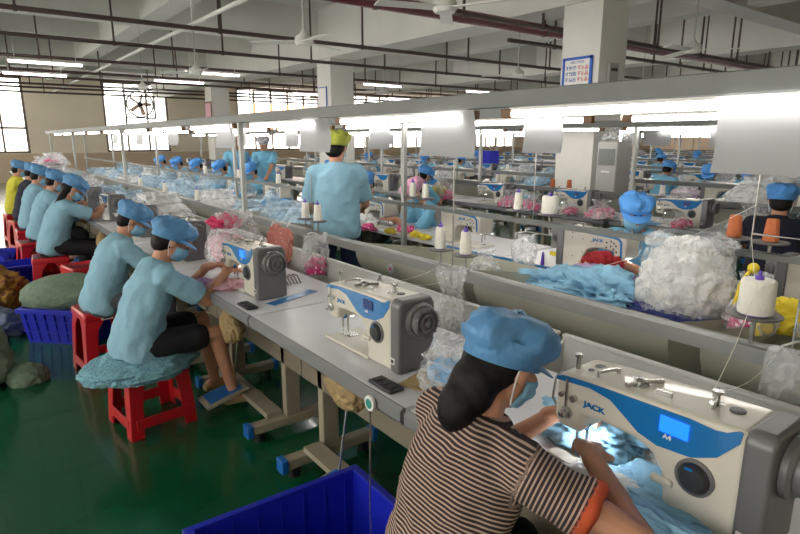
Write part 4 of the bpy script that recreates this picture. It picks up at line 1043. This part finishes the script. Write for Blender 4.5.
for s_ in (-.06, .06):
    b = MB(); b.tube([(0, s_, .25), (.04, s_, .275), (.055, s_, .262)], .005, 6); b.build('clip', card_m, t)
hangbag(2.86, 2.42, 1.0, .2, .26, c_blue, 'empty clear bag with blue print hanging from the thin rack', 9)
hangbag(1.87, .52, 1.0, .22, .24, card_m, 'clear plastic pouch hanging at the right behind the big machine', 12)
tag(heap('x', None, None, (1.18, .56, .783), (.10, .16, .045), c_blue, 21, amp=.35, flat=.3), 'pale blue cloth being sewn under the arm of the foreground machine', 'cloth').name = 'blue_cloth'
tag(heap('x', None, None, (1.13, .66, .783), (.10, .13, .03), c_white, 22, amp=.35, flat=.3), 'white fabric piece under the foreground machine needle', 'cloth').name = 'white_cloth'
tag(heap('x', None, None, (1.34, .84, .783), (.13, .17, .07), c_blue, 23, amp=.4), 'light blue fabric heap left of the foreground machine head', 'cloth').name = 'blue_cloth'
tag(heap('x', None, None, (1.03, .46, .775), (.08, .17, .09), c_blue, 24, amp=.4), 'pale blue cloth draped at the table edge near the big dial', 'cloth').name = 'blue_cloth'
tag(heap('x', None, None, (1.12, 3.10, .783), (.10, .14, .03), c_palep, 25, amp=.4, flat=.3), 'pale pink cloth being sewn by the nearest left worker', 'cloth').name = 'pink_cloth'
tag(heap('x', None, None, (1.02, 3.22, .783), (.05, .06, .04), c_lilac, 26, amp=.4, flat=.3), 'purple cloth scrap in the hands of the nearest left worker', 'cloth').name = 'purple_cloth'
# floral cloth on stool
tag(heap('x', None, None, (.64, 3.18, .37), (.29, .24, .12), c_flower, 33, amp=.15, ns=1.7, flat=.25, sub=6), 'pale blue floral cloth spread over the stool of the nearest left worker', 'cloth').name = 'floral_cloth'
# blue sheets / pads on tables
def slab(name, c, d, rz, m, label, cat):
    b = MB(); b.box((0, 0, d[2]/2), d); o = b.build(name, m, bevel=.001); o.location = c; o.rotation_euler.z = rz; return tag(o, label, cat)
slab('blue_sheet', (1.31, 2.66, TZ), (.33, .065, .002), .35, mc_b, 'blue strip lying on the white table before the third machine', 'sheet')
slab('blue_sheet', (1.12, 1.22, TZ), (.22, .012, .002), .3, mc_b, 'thin blue line strip on the table edge behind the striped shirt', 'sheet')
slab('ochre_pad', (1.17, 1.42, TZ), (.14, .09, .006), .3, c_tan, 'ochre card under the clear blue bag', 'card')
def switchbox(loc, rz, label):
    t = thing('control_strip', label, 'switch', loc, rz); b = MB(); b.box((0, 0, .006), (.06, .13, .012)); b.build('base', mc_d, t, bevel=.004)
    for k in range(3): b = MB(); b.box((0, -.04+.04*k, .014), (.04, .028, .006)); b.build('button', black, t, bevel=.003)
switchbox((1.05, 1.46, TZ), 0, 'dark control strip set in the table front near the clear blue bag')
switchbox((1.05, 2.64, TZ), 0, 'dark control strip on the table before the third machine')
b = MB()
for k in range(7): b.tube([(.0+.02*k, -.12, .006), (.03+.02*k, -.02, .008+.003*k), (.0+.03*k, .1, .006)], .004, 6)
o = b.build('metal_tools', mc_d); o.location = (1.36, 3.02, TZ); tag(o, 'tangle of dark metal pieces behind the third machine', 'tools')
# hanging tan bag, tape measure, cord
t = thing('cloth_pouch', 'tan cloth pouch tied under the table edge in the middle', 'pouch', (1.10, 1.80, .57)); o = link(crumple('pouch', (.055, .13, .15), 41, 5, .2, 2, .8), 'pouch', c_tan, t)
b = MB(); b.tube([(0, -.06, .13), (.0, -.09, .17), (0, -.07, .19)], .008, 6); b.build('tie', c_tan, t)
t = thing('cloth_pouch', 'tan cloth pouch hanging under the second table at left', 'pouch', (1.04, 6.3, .50)); o = link(crumple('pouch', (.06, .08, .2), 42, 5, .2, 2, .8), 'pouch', c_tan, t)
t = thing('cloth_pouch', 'tan pouch under the table by the knees of the nearest left worker', 'pouch', (1.06, 2.9, .52)); o = link(crumple('pouch', (.06, .08, .2), 43, 5, .2, 2, .8), 'pouch', c_tan, t)
t = thing('tape_measure', 'small round green and white tape measure hanging from the table edge', 'tape measure', (.978, 1.45, .745))
b = MB(); b.lathe([(.026, -.006), (.028, 0), (.026, .006)], (0, 0, 0), 20, 'x'); b.build('case', card_m, t); b = MB(); b.lathe([(.017, -.0075), (.017, 0)], (0, 0, 0), 16, 'x'); b.build('center_disc', tealm, t)
b = MB(); b.tube([(0, 0, -.025), (.0, .01, -.4), (.02, .02, -.72)], .003, 6); b.build('cord', steel, t)
# small machines lamp light
def small_light(x, y, z, e):
    l = bpy.data.lights.new('needle_lamp', 'POINT'); l.energy = e; l.shadow_soft_size = .01; l.color = (.85, .92, 1)
    o = bpy.data.objects.new('needle_lamp', l); COL.objects.link(o); o.location = (x, y, z)
small_light(1.215, .785, TZ+.088, .35)
small_light(3.16, 1.85, TZ+.088, .3)

# second row goods
tag(heap('x', None, None, (2.60, 1.66, .74), (.27, .34, .17), c_blue, 51, amp=.5, ns=2.8, sub=6), 'pale blue cut garments heaped before the yellow tagged machine', 'cloth').name = 'blue_garment_heap'
tag(heap('x', None, None, (2.62, 1.98, .76), (.2, .2, .12), c_blue, 52, amp=.5, ns=2.8), 'pale blue garment pieces at the left end of the heap before the machine', 'cloth').name = 'blue_garment_heap'
tag(heap('x', None, None, (2.90, 1.86, .80), (.1, .2, .08), c_lilac, 53, amp=.4, ns=2.8), 'lilac cloth piece lying over the blue garments', 'cloth').name = 'lilac_cloth'
tag(heap('x', None, None, (3.05, 1.96, .80), (.07, .14, .13), c_red, 54, amp=.4), 'dark red cloth leaning against the second row machine', 'cloth').name = 'red_cloth'
tag(heap('x', None, None, (2.55, 1.32, .78), (.2, .2, .06), c_navy, 55, amp=.4), 'dark navy cloth under the white bundle', 'cloth').name = 'navy_cloth'
plasticbag('plastic_bag', 'large clear bag stuffed with white fabric before the second row worker', (2.64, 1.26, .78), .40, .20, [c_white], 14, n=1, neck=.75, tie=.95, cr=1.32, ch=.95)
plasticbag('plastic_bag', 'clear bag of pink and yellow pieces beside the large white spool', (2.55, .93, .80), .26, .10, [c_pink, c_yel, c_yel], 15, n=3, neck=.2, tie=.7)
b = MB(); b.tube([(2.5, .98, .92), (2.5, .965, 1.02), (2.5, .93, 1.09)], .007, 6); b.ell((2.5, .925, 1.09), (.022, .022, .022)); tag(b.build('yellow_ribbon', c_yel), 'yellow ribbon tied on the neck of the pink and yellow bag', 'ribbon')
plasticbag('plastic_bag', 'clear bag of pale pink pieces at the right edge behind the spool', (2.62, .66, .80), .2, .12, [c_palep, c_white], 16, n=3)
tag(heap('x', None, None, (2.72, .82, .80), (.08, .12, .14), c_yel, 17, amp=.4), 'yellow cloth right of the large white spool', 'cloth').name = 'yellow_cloth'
for i, (x, y, z, r, m, l) in enumerate([(3.1, 4.0, .785, .07, c_pink, 'pink spotted cloth by the hands of the pink cap worker'), (3.02, 3.75, .785, .05, c_yel, 'yellow cloth ball left of the pink spotted cloth'), (2.95, 4.02, .785, .05, c_yel, 'yellow cloth ball nearer the post'), (2.90, 4.3, .785, .07, c_pink, 'pink spotted cloth left of the post on the second row table'), (3.1, 4.6, .785, .12, c_white, 'white cloth heap beside the standing worker'), (3.0, 3.6, .785, .05, c_yel, 'small yellow cloth piece right of the post')]):
    heap('cloth_piece', l, 'cloth', (x, y, z), (r, r*1.2, r*.9), m, 60+i, amp=.4, sub=4)
o = bagmesh(.18, .09, 71, neck=.3, amp=.2).build('plastic_bag', bagf); o.location = (2.35, 2.28, .80); tag(o, 'clear crumpled bag in the basin right of the spools', 'bag')
b = MB(); b.lathe([(.014, 0), (.006, .085), (.0, .09)], (0, 0, 0), 14); o = b.build('thread_cone', pspool); o.location = (3.0, 2.38, TZ); tag(o, 'slim violet cone standing left of the yellow tagged machine', 'cone')
# empty-cone, blue cloth in the dark gap
heap('royal_blue_cloth', 'royal blue cloth on the floor under the basins behind the standing worker', 'cloth', (2.2, 3.0, .38), (.13, .16, .2), c_royal, 81, amp=.3)
heap('royal_blue_cloth', 'royal blue bundle below the basins, above the blue cap', 'cloth', (2.3, 2.05, .32), (.3, .3, .22), c_royal, 82, amp=.3)
b = MB(); b.prism([(1.0, .55), (1.22, .5), (1.06, .86)], 'x', 2.15, 2.2); tag(b.build('red_pennant', c_red, smooth=False), 'dark red cloth corner hanging between two basins', 'cloth')

# third row goods
for i, (x, y, h, r, cs, l) in enumerate([(5.25, 3.45, .20, .16, [c_pink, c_palep], 'clear bag of pink pieces right of the near column machine'), (5.3, 4.72, .22, .17, [c_pink, c_palep], 'left of two pink cloth bags between the third row machines'), (5.25, 4.35, .2, .15, [c_pink, c_palep], 'right of two pink cloth bags between the third row machines'), (5.25, 5.95, .34, .17, [c_pink, c_palep, c_yel], 'tall clear bag of pink pieces in the middle, right of the pink cap worker'),
                                        (5.5, 2.05, .26, .25, [c_lilac, c_white], 'clear bag of lilac and white pieces behind the orange cones'), (5.28, 2.62, .15, .10, [c_pink, c_rose], 'magenta piece bag under the arm of the third row machine'), (5.28, 3.85, .14, .10, [c_rose, c_pink], 'magenta cloth bag under the arm of the machine by the column')]):
    plasticbag('plastic_bag', l, (x, y, TZ), h, r, cs, 90+i, n=3, cr=1.0, neck=.3)
slab('blue_sheet', (5.42, 3.05, TZ), (.3, .35, .003), 0, c_blue2, 'blue printed sheet lying on the third row table', 'sheet')

# many bundles: pale blue and white bags along the rows
protos = []
for k, (m1_, fm) in enumerate([(c_blue, bagb), (c_blue2, bagb), (c_white, bagw), (c_blue, bagw)]):
    t = plasticbag('fabric_bag', 'x', (0, 0, 0), .30, .25, [m1_, c_white, m1_], 200+k, fm=fm, n=4, cr=1.15, neck=.45, tie=.85); protos.append((tree(t), []))
tp = plasticbag('fabric_bag', 'x', (0, 0, 0), .24, .2, [c_palep, c_lilac, c_pink], 210, fm=bagw, n=3, cr=1.0, neck=.35); protos.append((tree(tp), []))
r4 = random.Random(11)
# front row, distant part of table
BN = ['bright milky bag', 'pale blue fabric bag', 'white plastic fabric bag', 'light blue and white bag']
A = [(1.42, 5.60, 2, 1.15, 'white plastic bag of fabric on the empty station beyond the second blue worker'), (1.3, 6.5, 3, .8, 'pale bag before the ponytail worker'), (1.48, 7.0, 0, .9, 'pale blue bag beyond the white bag on the front row'), (1.45, 7.9, 1, .9, 'blue bag on the front row table before the second far worker'), (1.4, 8.8, 3, .9, 'white and blue bag on the front row table before the third far worker'), (1.45, 9.8, 2, 1, 'white bag toward the far end of the front row'), (1.45, 11, 0, 1, 'blue bag near the far end of the front row')]
for x, y, k, s_, l in A: put(protos[k][0], protos[k][1], loc=(x, y, TZ), rz=y, label=l, scale=(s_, s_, s_*.95))
for i in range(16):
    y = 4.75+i*.62; k = r4.choice([0, 1, 3, 0, 2]); s_ = r4.uniform(.75, 1.15)
    put(protos[k][0], protos[k][1], loc=(2.45+r4.uniform(-.12, .15), y, .70), rz=y*3, label='pale blue fabric bag lying in the basins, %s from the standing worker' % (ORD+['farthest']*5)[i], scale=(s_*1.1, s_*1.1, s_))
for i in range(9):
    y = 5.2+i*1.2; k = r4.choice([0, 1, 3]); s_ = r4.uniform(.7, 1.0)
    put(protos[k][0], protos[k][1], loc=(3.15, y+.3, TZ), rz=y*3, label='blue fabric bag on the second row table, %s past the pink cap worker' % ORD[i], scale=(s_, s_, s_))
G = 'fabric bags'
RN = {6.45: 'in the basins of the third row', 8.1: 'on the fourth row', 9.9: 'on the fifth row', 12.4: 'on the sixth row', 14.5: 'on the seventh row', 16.7: 'on the eighth row', 18.8: 'on the ninth row', 21.1: 'on the tenth row', 25.2: 'on the farthest row but one'}
for x, y0, n, z in [(6.45, 1.6, 26, .66), (8.1, 2, 20, .78), (9.9, 2.2, 20, .78), (12.4, 3, 18, .78), (14.5, 3, 18, .78), (16.7, 4, 14, .78), (18.8, 4, 14, .78), (21.1, 5, 12, .78), (25.2, 6, 12, .78)]:
    for i in range(n):
        y = y0+i*.68*(1 if x < 10 else 1.3); k = r4.choice([0, 1, 2, 2, 4, 3, 2]); s_ = r4.uniform(.75, 1.2)
        if x < 7.8 and (3.7 < y < 5.5 or 10.2 < y < 12.5 or y > 15.5): continue
        if r4.random() < .2 or not seen(x, y, 1, 20): continue
        put(protos[k][0], protos[k][1], loc=(x+r4.uniform(-.15, .15), y, z), rz=y*3, label='%s, %s' % (['milky bag of pale blue fabric', 'bag of mid blue fabric', 'white milky bag of fabric', 'thin bag of light blue and white pieces', 'pale pink and lilac bag'][k], RN[x]), group='%s %s' % (G, RN[x]), scale=(s_, s_, s_*.9))
put(protos[2][0], protos[2][1], loc=(6.5, 2.35, .9), rz=1, label='broad white fabric heap behind the navy worker', scale=(1.5, 1.6, 1.1))
# far cluttered pile at left end
for i, (x, y, z, k) in enumerate([(1.3, 13.5, .78, 4), (1.6, 13.9, .78, 2), (1.4, 14.5, 1.0, 4), (1.7, 15.2, 1.0, 3), (1.5, 13.8, 1.08, 4)]):
    put(protos[k][0], protos[k][1], loc=(x, y, z), rz=i, label='bag in the mixed pale pile at the far end of the front row', group='bags in the far end pile', scale=(1.1, 1.1, 1))
# fan-like purple stack and blue box mid distance
slab('storage_box', (9.9, 9.6, 1.03), (.3, .4, .3), 0, c_royal, 'bright blue box standing in the distant middle', 'box')
for o_ in list(bpy.data.objects):
    if o_.name.startswith('sewing_machine') and not (o_.location.x < 2 and (o_.location.y < 1 or 2 < o_.location.y < 3)): screen_swap(o_)
